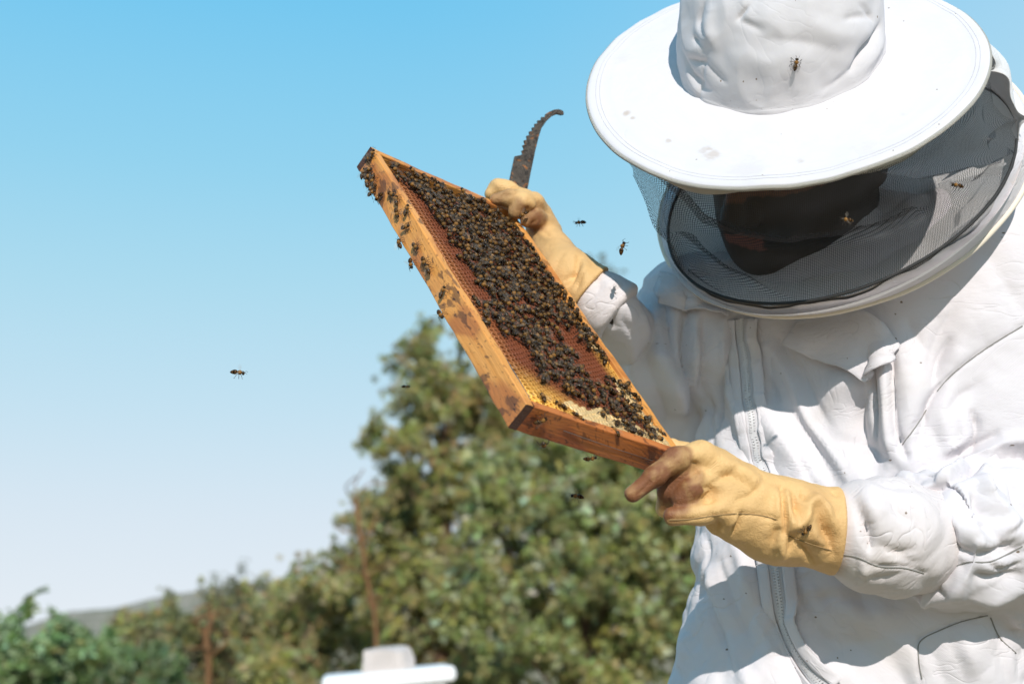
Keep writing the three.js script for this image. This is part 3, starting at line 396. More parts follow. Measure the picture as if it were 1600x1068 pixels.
const jb = boxOf(jc, .03); jb.min.y = Math.max(jb.min.y, W(1300, 1130, 1.5).y); jb.max.x = Math.min(jb.max.x, W(1690, 500, 1.5).x);
const jacketGeo = surfaceNet(jf, jb, .0029);
const JF = [
  // shaded sleeve and breast on the photo's left
  [-14, 8, [1072, 470, 1069, 520, 1076, 580, 1085, 640, 1078, 690]], [9, 10, [1004, 500, 1034, 560, 1060, 610, 1072, 650]], [-9, 7, [1035, 470, 1045, 522, 1062, 575]], [6, 9, [985, 520, 990, 570, 1010, 630]], [-6, 12, [1010, 560, 1030, 620, 1045, 670]], [4, 10, [1020, 480, 1040, 520]],
  [7, 7, [1085, 500, 1084, 580, 1088, 680]], [-5, 6, [1098, 500, 1098, 570, 1107, 640, 1116, 700]], [7, 7, [1134, 500, 1131, 545, 1140, 595, 1152, 650, 1165, 700]], [-7, 5, [1139, 560, 1130, 610, 1121, 670]], [4, 9, [1112, 520, 1116, 590]], [-5, 6, [1150, 510, 1148, 560, 1156, 620]],
  [5, 6, [1200, 540, 1240, 605, 1262, 660, 1297, 705, 1330, 760]], [-5, 9, [1216, 530, 1262, 600, 1290, 660]], [-6, 12, [1200, 590, 1215, 630]], [10, 17, [1192, 655, 1225, 690, 1262, 742]], [-6, 12, [1242, 645, 1268, 690, 1300, 745]], [-4, 8, [1180, 640, 1190, 700]], [6, 16, [1290, 620, 1320, 600, 1345, 610]],
  [10, 9, [1378, 560, 1384, 620, 1386, 690, 1390, 740]], [-9, 5, [1365, 565, 1368, 630, 1370, 690]], [-10, 5, [1395, 560, 1397, 620, 1401, 670, 1408, 698]], [-15, 14, [1350, 605, 1338, 650, 1346, 690]], [-8, 12, [1320, 690, 1360, 700, 1400, 730]], [9, 18, [1418, 570, 1424, 630, 1412, 690]], [4, 12, [1300, 700, 1330, 730, 1350, 770]],
  // sunlit shoulder and upper sleeve
  [-5, 14, [1490, 485, 1464, 530, 1452, 575]], [-9, 8, [1484, 532, 1470, 560, 1460, 596]], [4, 12, [1500, 540, 1486, 570]], [-3, 2.6, [1605, 506, 1540, 545, 1488, 585, 1463, 612, 1440, 650, 1410, 695], 0], [-9, 7, [1470, 602, 1452, 630, 1436, 690]], [5, 8, [1485, 610, 1474, 650, 1480, 700]], [-8, 5, [1518, 645, 1526, 668, 1519, 704]], [5, 10, [1505, 640, 1500, 690]], [-4, 10, [1480, 640, 1500, 620, 1530, 600]], [-3, 12, [1570, 440, 1590, 480]], [3, 18, [1540, 480, 1510, 520]], [-4, 12, [1420, 500, 1440, 540]], [3, 14, [1560, 580, 1540, 640]],
  [8, 7, [1606, 690, 1570, 694, 1545, 707, 1515, 722, 1493, 738, 1468, 752, 1446, 768], 0], [-9, 6, [1606, 712, 1570, 714, 1540, 724, 1505, 740, 1480, 755, 1448, 776], 0], [-10, 6, [1555, 680, 1530, 692, 1500, 710, 1476, 730, 1441, 760]], [8, 14, [1408, 700, 1418, 722, 1424, 742]], [-7, 5, [1404, 680, 1416, 712, 1434, 748]], [4, 7, [1440, 690, 1442, 735]], [5, 6, [1520, 680, 1490, 700, 1462, 730]],
  // elbow and forearm
  [-12, 10, [1524, 766, 1534, 786, 1550, 804]], [7, 7, [1575, 716, 1552, 718, 1536, 738, 1546, 776, 1566, 794]], [-8, 6, [1484, 752, 1502, 775, 1518, 804, 1548, 830]], [5, 8, [1474, 775, 1490, 805, 1512, 830]], [-8, 6, [1476, 815, 1486, 838, 1510, 862, 1546, 866, 1586, 850]], [4, 8, [1500, 840, 1540, 850]], [-2.6, 2.4, [1468, 884, 1482, 890, 1510, 877, 1548, 876, 1604, 850], 0], [-9, 9, [1500, 880, 1545, 906, 1590, 900]], [5, 10, [1470, 915, 1530, 938, 1590, 925]], [-6, 5, [1482, 884, 1464, 908, 1476, 930]], [3.5, 4, [1446, 780, 1458, 815, 1464, 850, 1462, 890, 1444, 945], 0], [-6, 4, [1456, 785, 1468, 825, 1473, 870, 1466, 905]], [-7, 8, [1570, 745, 1590, 770, 1606, 800]], [5, 9, [1595, 810, 1572, 832]], [-5, 6, [1575, 835, 1606, 815]], [-5, 5, [1548, 880, 1570, 892, 1600, 882]],
  // belly and skirt of the jacket
  [6, 8, [1150, 840, 1165, 890, 1182, 950, 1205, 1010]], [-5, 10, [1130, 880, 1150, 950, 1180, 1020]], [5, 9, [1112, 900, 1120, 960, 1140, 1020, 1170, 1068], 0], [-7, 8, [1112, 930, 1124, 980, 1148, 1050]], [5, 20, [1060, 1050, 1085, 990]], [5, 14, [1290, 930, 1340, 960, 1400, 960]], [-4, 14, [1260, 980, 1320, 1005, 1380, 1000]], [-2.4, 2.4, [1440, 1075, 1435, 1030, 1436, 1000, 1470, 982, 1512, 966, 1546, 960], 0], [-2.4, 2.4, [1545, 962, 1560, 995, 1590, 1022], 0], [-5, 12, [1440, 900, 1500, 940, 1560, 950]], [4, 14, [1500, 1000, 1530, 1050]], [-4, 10, [1215, 960, 1240, 1020, 1270, 1060]], [4, 9, [1238, 950, 1262, 1010, 1300, 1066]], [-4, 9, [1170, 930, 1196, 980, 1240, 1046]], [7, 9, [1580, 960, 1600, 975]],
  // far forearm in the sun
  [-6, 6, [935, 470, 950, 490, 958, 510]], [5, 6, [955, 470, 968, 482]], [-4, 5, [975, 500, 985, 520]],
];
addFolds(jacketGeo, JF.map(f => [f[0] * (Math.abs(f[0]) > 3.2 ? 1.35 : 1.1), f[1], ...f.slice(2)]), p => {
  const wx = .035 * noise(p.x * 7, p.y * 7, p.z * 7), wy = .035 * noise(p.x * 7 + 9, p.y * 7, p.z * 7), m = sstep(-.35, .25, noise(p.x * 5 + 3, p.y * 5, p.z * 5)), a = p.x + .55 * p.y + wx, b = p.y - .55 * p.x + wy;
  const v1 = Math.abs(noise(a * 15, b * 6, p.z * 12)), v2 = Math.abs(noise(a * 34 + 5, b * 15, p.z * 28)), v3 = Math.abs(noise(a * 12 + 30, b * 26, p.z * 24));
  return .0150 * (Math.min(v1, .5) - .25) * (.35 + .65 * m) + .0085 * (Math.min(v2, .45) - .2) * (.15 + .85 * m) + .0080 * (Math.min(v3, .4) - .2) * m + .0004 * noise(p.x * 120, p.y * 120, p.z * 120);
});
aroundUV(jacketGeo, W(1310, 1000, 1.56), W(1310, 400, 1.6), .16);
const jacket = part(keeper, 'jacket', jacketGeo, M.cloth);
const jw = jacketGeo.clone(); jw.translate(keeper.position.x, keeper.position.y, keeper.position.z); const jpick = picker(jw);
const onJacket = (x, y, h = 0) => { const q = jpick(x, y); return q.p.addScaledVector(q.n, h); };
const gloveEnd = W(1308, 831, 1.312), gloveOut = camVec(.995, -.096, 0);
// cuffs: the left one runs into the glove, the right one shows beyond the frame
{
  const cc = [cap(W(1300, 827, 1.316), .022, W(1336, 831, 1.318), .0375), cap(W(1346, 832, 1.32), .041, W(1385, 839, 1.33), .0475), cap(W(1385, 839, 1.33), .0475, W(1470, 843, 1.362), .050)];
  const cg = surfaceNet(blend(cc, .03), boxOf(cc, .02), .0032);
  addFolds(cg, [[-9, 5, [1332, 778, 1344, 806, 1354, 830, 1360, 858]], [6, 7, [1346, 772, 1358, 800, 1372, 830]], [-6, 6, [1392, 778, 1404, 800, 1420, 812]], [-5, 6, [1376, 850, 1400, 862, 1430, 860]], [-8, 5, [1340, 790, 1352, 824, 1359, 856]], [4, 7, [1326, 800, 1336, 840]], [-3, 2.6, [1316, 866, 1340, 870, 1372, 884, 1414, 886, 1446, 896], 0], [-4, 7, [1350, 900, 1380, 905, 1410, 895]], [-4, 6, [1400, 862, 1420, 876, 1436, 880]], [4, 9, [1362, 790, 1380, 810]], [-3, 6, [1430, 800, 1436, 850]], [5, 6, [1345, 885, 1352, 900]], [-5, 5, [1338, 876, 1344, 905]]], p => { const r = Math.abs(noise(p.x * 24 + p.y * 10, p.y * 14 - p.x * 8, p.z * 24)), t = Math.abs(noise(p.x * 44, p.y * 30, p.z * 44)); return .0075 * (Math.min(r, .5) - .25) + .003 * (Math.min(t, .4) - .2); }, p => sstep(-.002, .03, p.clone().sub(gloveEnd).dot(gloveOut)));
  part(keeper, 'sleeve_cuff', aroundUV(cg, W(1300, 826, 1.312), W(1470, 843, 1.362), .05), M.cuff);
  const rc = [cap(W(916, 456, 1.505), .018, W(936, 472, 1.50), .030), cap(W(937, 473, 1.50), .034, W(962, 490, 1.495), .037)], ra = W(905, 447, 1.505), rd = W(966, 494, 1.495), ax = rd.clone().sub(ra).normalize(), rf = blend(rc, .012);
  const rg = surfaceNet((x, y, z) => smax(rf(x, y, z), (x - rd.x) * ax.x + (y - rd.y) * ax.y + (z - rd.z) * ax.z, .008), boxOf(rc, .02), .0034);
  addFolds(rg, [[-4, 5, [928, 430, 936, 445, 920, 480]], [4, 7, [950, 440, 962, 455]], [-3, 5, [962, 450, 972, 462]]], p => .002 * fbm(p.x * 22, p.y * 22, p.z * 22, 3));
  part(keeper, 'sleeve_cuff', aroundUV(rg, ra, rd, .04), M.cuff);
}
// collar flaps, zip, stitching
const strip = (top, bot, nu, nv, h0, h1, th, wob = 0) => { const T = along(top.map(q => onJacket(...q)), nu), B = along(bot.map(q => onJacket(...q)), nu); const out = V(0, 0, 1).applyAxisAngle(V(1, 0, 0), 0); return sheet(nu, nv, (u, v) => { const i = Math.round(u * nu), p = T[i].clone().lerp(B[i], v); const q = toPx(p), s = jpick(q[0], q[1]); p.copy(s.d < q[2] ? s.p : p).addScaledVector(s.n, .25).sub(s.n.clone().multiplyScalar(.25)); p.addScaledVector(camera.position.clone().sub(p).normalize().lerp(s.n, .6).normalize(), h0 + (h1 - h0) * v + wob * noise(u * 7, v * 2, 5)); p.uv = [u * .2, v * .1]; return p; }, th); };
part(keeper, 'chest_flap', strip([[1250, 500], [1290, 494], [1345, 486], [1380, 505], [1408, 542]], [[1228, 534], [1275, 560], [1325, 582], [1354, 594], [1396, 560]], 36, 16, .006, .013, .0016, .003), M.cloth);
part(keeper, 'collar_flap', strip([[1034, 425], [1055, 432], [1085, 452], [1115, 474], [1142, 486]], [[1028, 458], [1042, 474], [1070, 487], [1100, 484], [1136, 496]], 36, 14, .005, .012, .0016, .005), M.cloth);
{
  const zp = [[1160, 498], [1163, 530], [1167, 570], [1171, 620], [1178, 670], [1190, 725], [1200, 780], [1208, 850], [1214, 900], [1222, 950], [1240, 1000], [1262, 1038], [1292, 1078]];
  const C = along(zp.map(q => onJacket(...q)), 150), N = C.map(p => { const q = toPx(p); return jpick(q[0], q[1]).n; });
  for (let pass = 0; pass < 6; pass++) for (let i = 1; i < C.length - 1; i++) C[i].lerp(C[i - 1].clone().add(C[i + 1]).multiplyScalar(.5), .5);
  const side = C.map((p, i) => { const t = C[Math.min(i + 1, C.length - 1)].clone().sub(C[Math.max(0, i - 1)]).normalize(); return t.cross(N[i]).normalize(); });
  const zip = new THREE.Group(); zip.name = 'zip'; zip.position.copy(C[0]).sub(keeper.position); keeper.add(zip);
  const tape = std({ color: rgb(.62, .60, .615), roughness: .9, bumpMap: clothBump, bumpScale: .0006 });
  for (const k of [-1, 1]) part(zip, 'tape', sheet(150, 4, (u, v) => { const i = Math.round(u * 150), p = C[i].clone().addScaledVector(side[i], k * (.0020 + v * .0056)).addScaledVector(N[i], .0035 + .0006 * Math.sin(v * 3)); p.uv = [u, v * .01]; return p; }, k * .0012), tape);
  for (const k of [-1, 1]) part(zip, 'placket_edge', sheet(150, 5, (u, v) => { const i = Math.round(u * 150), p = C[i].clone().addScaledVector(side[i], k * (.0066 + v * .011)).addScaledVector(N[i], .0060 - .003 * v * v + .0007 * noise(u * 12, k, 2)); p.uv = [u * .5, v * .02]; return p; }, k * .0015), M.cloth);
  const tg = [], one = new THREE.BoxGeometry(.0042, .0026, .0021), o = new THREE.Object3D();
  for (let i = 0; i < 150; i++) for (let h = 0; h < 2; h++) { const p = C[i].clone().lerp(C[i + 1], h / 2), k = (i * 2 + h) % 2 ? 1 : -1; const m = new THREE.Matrix4().makeBasis(side[i], N[i], side[i].clone().cross(N[i])); const g = one.clone(); g.applyMatrix4(m.setPosition(p.addScaledVector(side[i], k * .0011).addScaledVector(N[i], .0046))); tg.push(g); }
  const t = part(zip, 'teeth', mergeGeometries(tg), M.teeth); t.userData.kind = 'stuff';
}
// stitched seams of the jacket
{
  const thread = std({ color: rgb(.26, .25, .23), roughness: 1 });
  const cuffW = keeper.children.find(c => c.name === 'sleeve_cuff').geometry.clone(); cuffW.translate(keeper.position.x, keeper.position.y, keeper.position.z); const cp = picker(cuffW);
  const seam = (pk, xy, r = .0007) => { const q = []; for (let i = 0; i < xy.length; i += 2) q.push(V(xy[i], xy[i + 1], 0)); const L = along(q, Math.max(10, Math.round(q.length * 7))).map(s => { const h = pk(s.x, s.y); return h.p.addScaledVector(h.n, .0002); }); for (let k = 0; k < 2; k++) for (let i = 1; i < L.length - 1; i++) L[i].lerp(L[i - 1].clone().add(L[i + 1]).multiplyScalar(.5), .4); part(jacket, 'seam', tube(L, r, 5, L.length * 3), thread); };
  seam(jpick, [1598, 509, 1540, 545, 1488, 585, 1465, 611]); seam(jpick, [1448, 640, 1430, 668, 1411, 694]); seam(jpick, [1484, 889, 1510, 878, 1548, 877, 1598, 853]); seam(jpick, [1452, 800, 1461, 840, 1468, 868, 1480, 889], .0008);
  seam(jpick, [1441, 1060, 1436, 1030, 1437, 1003, 1470, 984, 1512, 968, 1544, 961]); seam(jpick, [1548, 964, 1562, 995, 1588, 1020]); seam(cp, [1318, 866, 1340, 870, 1372, 884, 1414, 887, 1444, 895]); seam(jpick, [1190, 850, 1199, 905, 1206, 950], .0005);
}
// gloves
const TAN = [.70, .435, .178], BRN = [.21, .078, .028];
function gloveColor(stains, seed0) {
  const near = p => stains.reduce((m, [c]) => Math.max(m, sstep(.09, .03, p.distanceTo(c))), .12);
  return p => { const n = fbm(p.x * 60 + seed0, p.y * 60, p.z * 60, 4), n2 = fbm(p.x * 18, p.y * 18 + seed0, p.z * 18, 3), n3 = fbm(p.x * 220, p.y * 220, p.z * 220, 3); const q = toPx(p); let s = 0;
    for (const [c, r, a] of stains) s = Math.max(s, 1.1 * a * (1 - sstep(r * .6, r * 1.05, p.distanceTo(c) + .008 * n + .006 * n2)));
    s = Math.max(s, .22 * sstep(.15, .45, n2 + n * .35)); s = Math.max(s, .8 * sstep(.34, .42, n3 * .6 + n2 * .55) * near(p)); s *= .85 + .9 * n + .35 * n3;
    s = clamp(s); const b = 1 + .13 * n + .10 * n2 + .06 * n3; return TAN.map((t, i) => (t + (BRN[i] - t) * s) * b); };
}
{
  const lf = [[[989, 772, 1.237, 7.2], [1024, 743, 1.239, 8.2], [1056, 717, 1.247, 9.6], [1096, 710, 1.264, 13.5]], [[1094, 723, 1.268, 12.8], [1064, 736, 1.258, 10.6], [1047, 762, 1.260, 9.9], [1040, 794, 1.273, 9]], [[1110, 752, 1.262, 12], [1082, 762, 1.251, 10.5], [1067, 776, 1.253, 9.6], [1062, 792, 1.266, 9]], [[1136, 793, 1.262, 12.8], [1096, 801, 1.249, 10], [1052, 806, 1.245, 8.6]]];
  const chains = lf.map(ch => { const cs = []; for (let i = 0; i + 1 < ch.length; i++) cs.push(cap(W(ch[i][0], ch[i][1], ch[i][2]), ch[i][3] / 1000, W(ch[i + 1][0], ch[i + 1][1], ch[i + 1][2]), ch[i + 1][3] / 1000)); return cs; });
  const thumb = [cap(W(1108, 725, 1.30), .014, W(1075, 715, 1.312), .012), cap(W(1075, 715, 1.312), .012, W(1050, 700, 1.308), .0095)];
  const palm = [cap(W(1104, 722, 1.272), .0155, W(1212, 806, 1.30), .025), cap(W(1108, 757, 1.268), .015, W(1212, 806, 1.30), .025), cap(W(1128, 794, 1.27), .0135, W(1205, 818, 1.30), .025), cap(W(1128, 812, 1.275), .0125, W(1196, 836, 1.30), .0195), cap(W(1108, 730, 1.29), .016, W(1200, 806, 1.31), .026)];
  const gaunt = [cap(W(1200, 806, 1.30), .0265, W(1226, 813, 1.30), .032), cap(W(1226, 813, 1.30), .032, W(1345, 836, 1.318), .0455)];
  const ff = chains.map(c => blend(c, .008)), tf = blend(thumb, .008), pf = blend([...palm, ...gaunt], .02), ca = gloveEnd, cd = gloveOut;
  const gf = (x, y, z) => { let d = pf(x, y, z); let m = 1; for (const f of ff) m = smin(m, f(x, y, z), .0012); d = smin(smin(d, m, .0055), tf(x, y, z), .008); return smax(d, (x - ca.x) * cd.x + (y - ca.y) * cd.y + (z - ca.z) * cd.z, .003); };
  const g = surfaceNet(gf, boxOf([...chains.flat(), ...thumb, ...palm, ...gaunt], .012), .0022);
  addFolds(g, [[-2.4, 5, [1160, 718, 1140, 742, 1112, 756]], [-2.2, 4, [1195, 745, 1175, 772, 1150, 782]], [-2.5, 3, [1088, 735, 1092, 742, 1086, 750]], [2, 3, [1094, 738, 1098, 748]], [-3, 4, [1118, 806, 1122, 820, 1120, 834]], [-7, 4, [1222, 760, 1224, 790, 1228, 820, 1216, 862]], [6, 5, [1230, 770, 1232, 800, 1234, 826]], [4, 4, [1216, 770, 1217, 800, 1219, 820]], [-6, 6, [1240, 768, 1243, 790, 1242, 806]], [5, 5, [1238, 806, 1246, 822, 1258, 808, 1264, 786, 1276, 778]], [5, 5, [1276, 778, 1288, 790, 1298, 812, 1306, 822]], [-7, 7, [1282, 806, 1294, 836, 1302, 866]], [-4, 6, [1256, 770, 1260, 784]], [-5, 6, [1244, 845, 1258, 860, 1272, 880]], [6, 6, [1226, 830, 1222, 850, 1224, 868]], [-6, 4, [1236, 836, 1232, 862]], [-3, 7, [1300, 765, 1312, 775]],
    [-1.8, 1.8, [1046, 812, 1075, 811, 1110, 806, 1135, 803, 1160, 802, 1190, 805, 1216, 812], 0], [-1.6, 1.8, [1228, 834, 1260, 846, 1300, 858], 0], [-3.5, 3, [1158, 804, 1150, 818, 1144, 832]], [3, 4, [1150, 806, 1140, 822]], [-4, 5, [1215, 825, 1208, 850]], [-3, 5, [1112, 772, 1105, 780, 1098, 784]], [2.5, 4, [1090, 730, 1094, 736, 1088, 744]], [-3, 4, [1082, 722, 1094, 730]], [-3, 5, [1100, 760, 1116, 768, 1112, 780]], [-1.4, 1.6, [995, 772, 1004, 766, 1018, 752, 1045, 734], 0], [-3, 6, [1120, 740, 1150, 745, 1180, 765]], [2.5, 8, [1130, 722, 1160, 735, 1190, 760]], [2.5, 5, [1264, 810, 1276, 840, 1300, 858]]].map(f => [f[0] * (Math.abs(f[0]) > 2 ? 1.4 : 1), ...f.slice(1)]),
    p => .0011 * fbm(p.x * 40, p.y * 40, p.z * 40, 3) + .0005 * noise(p.x * 150, p.y * 150, p.z * 150), p => sstep(-.0005, .012, -((p.x - ca.x) * cd.x + (p.y - ca.y) * cd.y + (p.z - ca.z) * cd.z)));
  paint(g, gloveColor([[W(1000, 762, 1.235), .045, 1.1], [W(1034, 732, 1.24), .034, 1.0], [W(1062, 708, 1.24), .018, .8], [W(1042, 780, 1.245), .026, 1.1], [W(1056, 755, 1.24), .020, .9], [W(1083, 770, 1.24), .012, .95], [W(1096, 765, 1.24), .009, .85], [W(1110, 727, 1.24), .006, .8], [W(1080, 745, 1.24), .02, .5], [W(1046, 808, 1.24), .012, .4]], 3));
  const gl = part(keeper, 'glove', aroundUV(g, W(1060, 760, 1.26), W(1320, 831, 1.31), .035), M.glove); gl.userData.label = 'near tan glove with brown stained fingers';
  const gw = g.clone(); gw.translate(keeper.position.x, keeper.position.y, keeper.position.z); const gp = picker(gw); globalThis.nearGlove = gp;
  for (const s of [[[1046, 812], [1075, 811], [1110, 806], [1135, 803], [1160, 802], [1190, 805], [1214, 811]], [[1230, 836], [1260, 847], [1300, 860]]]) part(gl, 'seam', tube(along(s.map(q => V(q[0], q[1], 0)), 28).map(q => { const h = gp(q.x, q.y); return h.p.addScaledVector(h.n, .0001); }), .0007, 5, 90), M.thread);
}
{
  const rf = [[[775, 311, 1.548, 6.8], [797, 309, 1.545, 8], [818, 312, 1.555, 10], [838, 325, 1.575, 13]], [[806, 330, 1.543, 8.5], [816, 317, 1.545, 10.3], [832, 318, 1.56, 11.5], [844, 334, 1.575, 13]], [[824, 345, 1.546, 7.6], [836, 340, 1.552, 9.6], [848, 350, 1.57, 12]], [[766, 303, 1.575, 6.5], [778, 292, 1.578, 8], [794, 297, 1.58, 9], [820, 314, 1.59, 12], [838, 330, 1.59, 13]]];
  const chains = rf.map(ch => { const cs = []; for (let i = 0; i + 1 < ch.length; i++) cs.push(cap(W(ch[i][0], ch[i][1], ch[i][2]), ch[i][3] / 1000, W(ch[i + 1][0], ch[i + 1][1], ch[i + 1][2]), ch[i + 1][3] / 1000)); return cs; });
  const palm = [cap(W(838, 330, 1.585), .0135, W(850, 362, 1.575), .0145), cap(W(850, 362, 1.575), .0145, W(866, 396, 1.55), .018), cap(W(866, 396, 1.55), .018, W(886, 429, 1.52), .025), cap(W(886, 429, 1.52), .025, W(932, 467, 1.50), .037)];
  const ff = chains.map(c => blend(c, .008)), pf = blend(palm, .02), ca = W(923, 456, 1.505), cd = W(930, 466, 1.505).sub(W(884, 429, 1.512)).normalize();
  const gf = (x, y, z) => { let m = 1; for (const f of ff) m = smin(m, f(x, y, z), .0012); return smax(smin(pf(x, y, z), m, .006), (x - ca.x) * cd.x + (y - ca.y) * cd.y + (z - ca.z) * cd.z, .003); };
  const g = surfaceNet(gf, boxOf([...chains.flat(), ...palm], .012), .0026);
  addFolds(g, [[-6, 3.5, [905, 402, 900, 425, 884, 436]], [4, 5, [915, 412, 908, 432]], [-5, 4, [900, 424, 892, 440, 884, 446]], [-4, 4, [912, 430, 900, 452]], [-4, 3, [823, 322, 822, 335]], [3, 4, [832, 318, 842, 330]], [-3, 4, [838, 345, 830, 350]], [-3, 4, [880, 396, 868, 416]], [-3, 5, [848, 360, 862, 372]], [3.5, 5, [922, 422, 914, 446]], [-3, 4, [785, 305, 800, 305]]], p => .001 * fbm(p.x * 40, p.y * 40, p.z * 40, 3) + .0005 * noise(p.x * 150, p.y * 150, p.z * 150), p => sstep(-.0005, .012, -((p.x - ca.x) * cd.x + (p.y - ca.y) * cd.y + (p.z - ca.z) * cd.z)));
  paint(g, gloveColor([[W(782, 306, 1.55), .022, .7], [W(812, 330, 1.54), .018, .8], [W(830, 342, 1.55), .018, 1], [W(836, 325, 1.55), .012, .5], [W(846, 360, 1.57), .016, .5]], 9));
  const gl = part(keeper, 'glove', aroundUV(g, W(790, 310, 1.56), W(925, 456, 1.51), .03), M.glove); gl.userData.label = 'far tan glove gripping the top of the frame';
}
// ---------- the comb frame, the bees and the hive tool ----------
const fA = [-.13685, .18935, -1.37582], fB = [.01123, -.04800, -1.10524], fD = [-.00034, .13894, -1.49476], FS = 1.05;
const fw = v => camVec(v[0] * FS, v[1] * FS, v[2] * FS).add(camera.position);
const PA = fw(fA), PB = fw(fB), PD = fw(fD), ex = PD.clone().sub(PA).normalize(), ey = PA.clone().sub(PB).normalize(), ez = ex.clone().cross(ey).normalize();
const FW = PD.distanceTo(PA), FH = PA.distanceTo(PB), FT = .0267, FC = PB.clone().add(PD).multiplyScalar(.5);
const fp = (x, y, z) => FC.clone().addScaledVector(ex, x).addScaledVector(ey, y).addScaledVector(ez, z);   // place on the frame: x across, y along, z above its face
const frame = thing('framed_honeycomb', 'wooden hive frame with dark comb, tilted and held by both gloves', 'honeycomb frame', FC);
const frameQ = new THREE.Quaternion().setFromRotationMatrix(new THREE.Matrix4().makeBasis(ex, ey, ez)); frame.quaternion.copy(frameQ);
const woodMap = (z, dirt, tone = 1) => tex(1024, 256, (u, v) => {
  const w = v * 9 + .5 * tileN(u, v, 4, z, 2), g = .5 + .7 * tileA(u, v, 5, 46, z + 5, 4) + .22 * Math.sin(w * 6.283 + 3 * tileN(u, v, 6, z + 5, 3)), fine = tileN(u * 1, v * 9, 40, z + 2, 2), st = tileA(u, v, 26, 9, z + 11, 4), st2 = tileA(u, v, 110, 30, z + 17, 3), lo = tileA(u, v, 9, 3, z + 23, 3);
  let c = [.66 + .08 * g + .07 * fine, .275 + .06 * g + .045 * fine, .055 + .03 * g + .02 * fine];
  const red = sstep(-.08, .28, lo) * .7, dk = sstep(.20, .34, st) * dirt + sstep(.33, .42, st2) * dirt * .8; c = c.map((x, i) => x + ([.36, .10, .025][i] - x) * red); c = c.map((x, i) => x + ([.045, .018, .012][i] - x) * clamp(dk)); return c.map((x, i) => x * [tone, tone * tone, tone * tone][i]);
}, true, 1 / .42, 1 / .105);
const woodBump = tex(512, 128, (u, v) => .5 + .3 * tileA(u, v, 6, 60, 3, 3) + .3 * tileN(u, v, 60, 4, 2), false, 1 / .3, 1 / .08);
const wood1 = std({ map: woodMap(1, .65), bumpMap: woodBump, bumpScale: .0008, roughness: .55, vertexColors: true }), wood3 = std({ map: woodMap(70, .6, .72), bumpMap: woodBump, bumpScale: .0008, roughness: .55, vertexColors: true }), wood2 = std({ map: woodMap(40, .5), bumpMap: woodBump, bumpScale: .0008, roughness: .55, vertexColors: true });
// a bar along its own x: length, height (in the frame's plane) and depth, with worn edges and darker sawn ends
function bar(L, h, d, s0, bow = 0) {
  const nx = 90, sec = [], e = .0011, H = h / 2, D = d / 2, ring = [[-H + e, D], [0, D], [H - e, D], [H - e * .3, D - e * .3], [H, D - e], [H, D * .33], [H, -D * .33], [H, -D + e], [H - e * .3, -D + e * .3], [H - e, -D], [0, -D], [-H + e, -D], [-H + e * .3, -D + e * .3], [-H, -D + e], [-H, -D * .33], [-H, D * .33], [-H, D - e], [-H + e * .3, D - e * .3]];
  let per = [0]; for (let i = 0; i < ring.length; i++) { const a = ring[i], b = ring[(i + 1) % ring.length]; per.push(per[i] + Math.hypot(a[0] - b[0], a[1] - b[1])); }
  const g = gridGeo(nx, ring.length, (u, v) => { const k = Math.round(v * ring.length), q = ring[k % ring.length], x = (u - .5) * L, n = .00035 * noise(x * 60 + s0, q[0] * 300, q[1] * 300) + .0006 * noise(x * 18 + s0, q[0] * 90, q[1] * 60); const p = V(x, q[0] * (1 + n / H) + bow * (1 - (2 * u - 1) ** 2), q[1] * (1 + n / D)); p.uv = [x + s0, per[k] + s0 * .37]; return p; });
  const caps = [-1, 1].map(s => { const gs = [], c = V(s * L / 2, 0, 0), pos = [c.x, 0, 0], uv = [.5, .5], idx = []; ring.forEach((q, i) => { const n = .00035 * noise(s * L / 2 * 60 + s0, q[0] * 300, q[1] * 300) + .0006 * noise(s * L / 2 * 18 + s0, q[0] * 90, q[1] * 60); pos.push(c.x, q[0] * (1 + n / H), q[1] * (1 + n / D)); uv.push(q[0], q[1]); const a = 1 + i, b = 1 + (i + 1) % ring.length; s < 0 ? idx.push(0, a, b) : idx.push(0, b, a); }); const cg = new THREE.BufferGeometry(); cg.setAttribute('position', new THREE.Float32BufferAttribute(pos, 3)); cg.setAttribute('uv', new THREE.Float32BufferAttribute(uv, 2)); cg.setIndex(idx); cg.computeVertexNormals(); return paint(cg, () => [.16, .11, .10]); });
  paint(g, p => { const t = .10 * fbm(p.x * 30 + s0, p.y * 60, p.z * 60); return [1 + t, 1 + t, 1 + t]; });
  return mergeGeometries([g, ...caps]);
}
const BW = .0095;
const barPart = (name, L, x, y, turn, s0, mat, bow = 0) => { const m = part(frame, name, bar(L, BW, FT, s0, bow), mat, false); m.position.set(x, y, -FT / 2); m.rotation.z = turn; return m; };
barPart('side_bar', FH - BW, -FW / 2 + BW / 2, -BW / 2, Math.PI / 2, .0, wood1, -.0012).userData.label = 'long side bar stained with dark propolis';
barPart('side_bar', FH - BW, FW / 2 - BW / 2, -BW / 2, Math.PI / 2, .13, wood2);
barPart('top_bar', FW, 0, FH / 2 - BW / 2, 0, .27, wood2);
barPart('bottom_bar', FW - 2 * BW, 0, -FH / 2 + BW / 2, 0, .35, wood3).userData.label = 'bottom bar with a crack and a wire';
const steel = std({ color: rgb(.30, .28, .26), metalness: .9, roughness: .35 });
const wire = (pts, r) => part(frame, 'wire', tube(pts.map(p => V(...p)), r, 6, 30), steel, false);
wire([[-.045, -FH / 2 - .0002, -.0130], [-.01, -FH / 2 - .0006, -.0136], [.035, -FH / 2 - .0005, -.0140], [.07, -FH / 2 - .0003, -.0140]], .0003);
wire([[-FW / 2 + BW + .0010, -FH / 2 + .085, -.0012], [-FW / 2 + BW + .0022, -FH / 2 + .045, -.0010], [-FW / 2 + BW + .0014, -FH / 2 + .011, -.0012]], .0007);
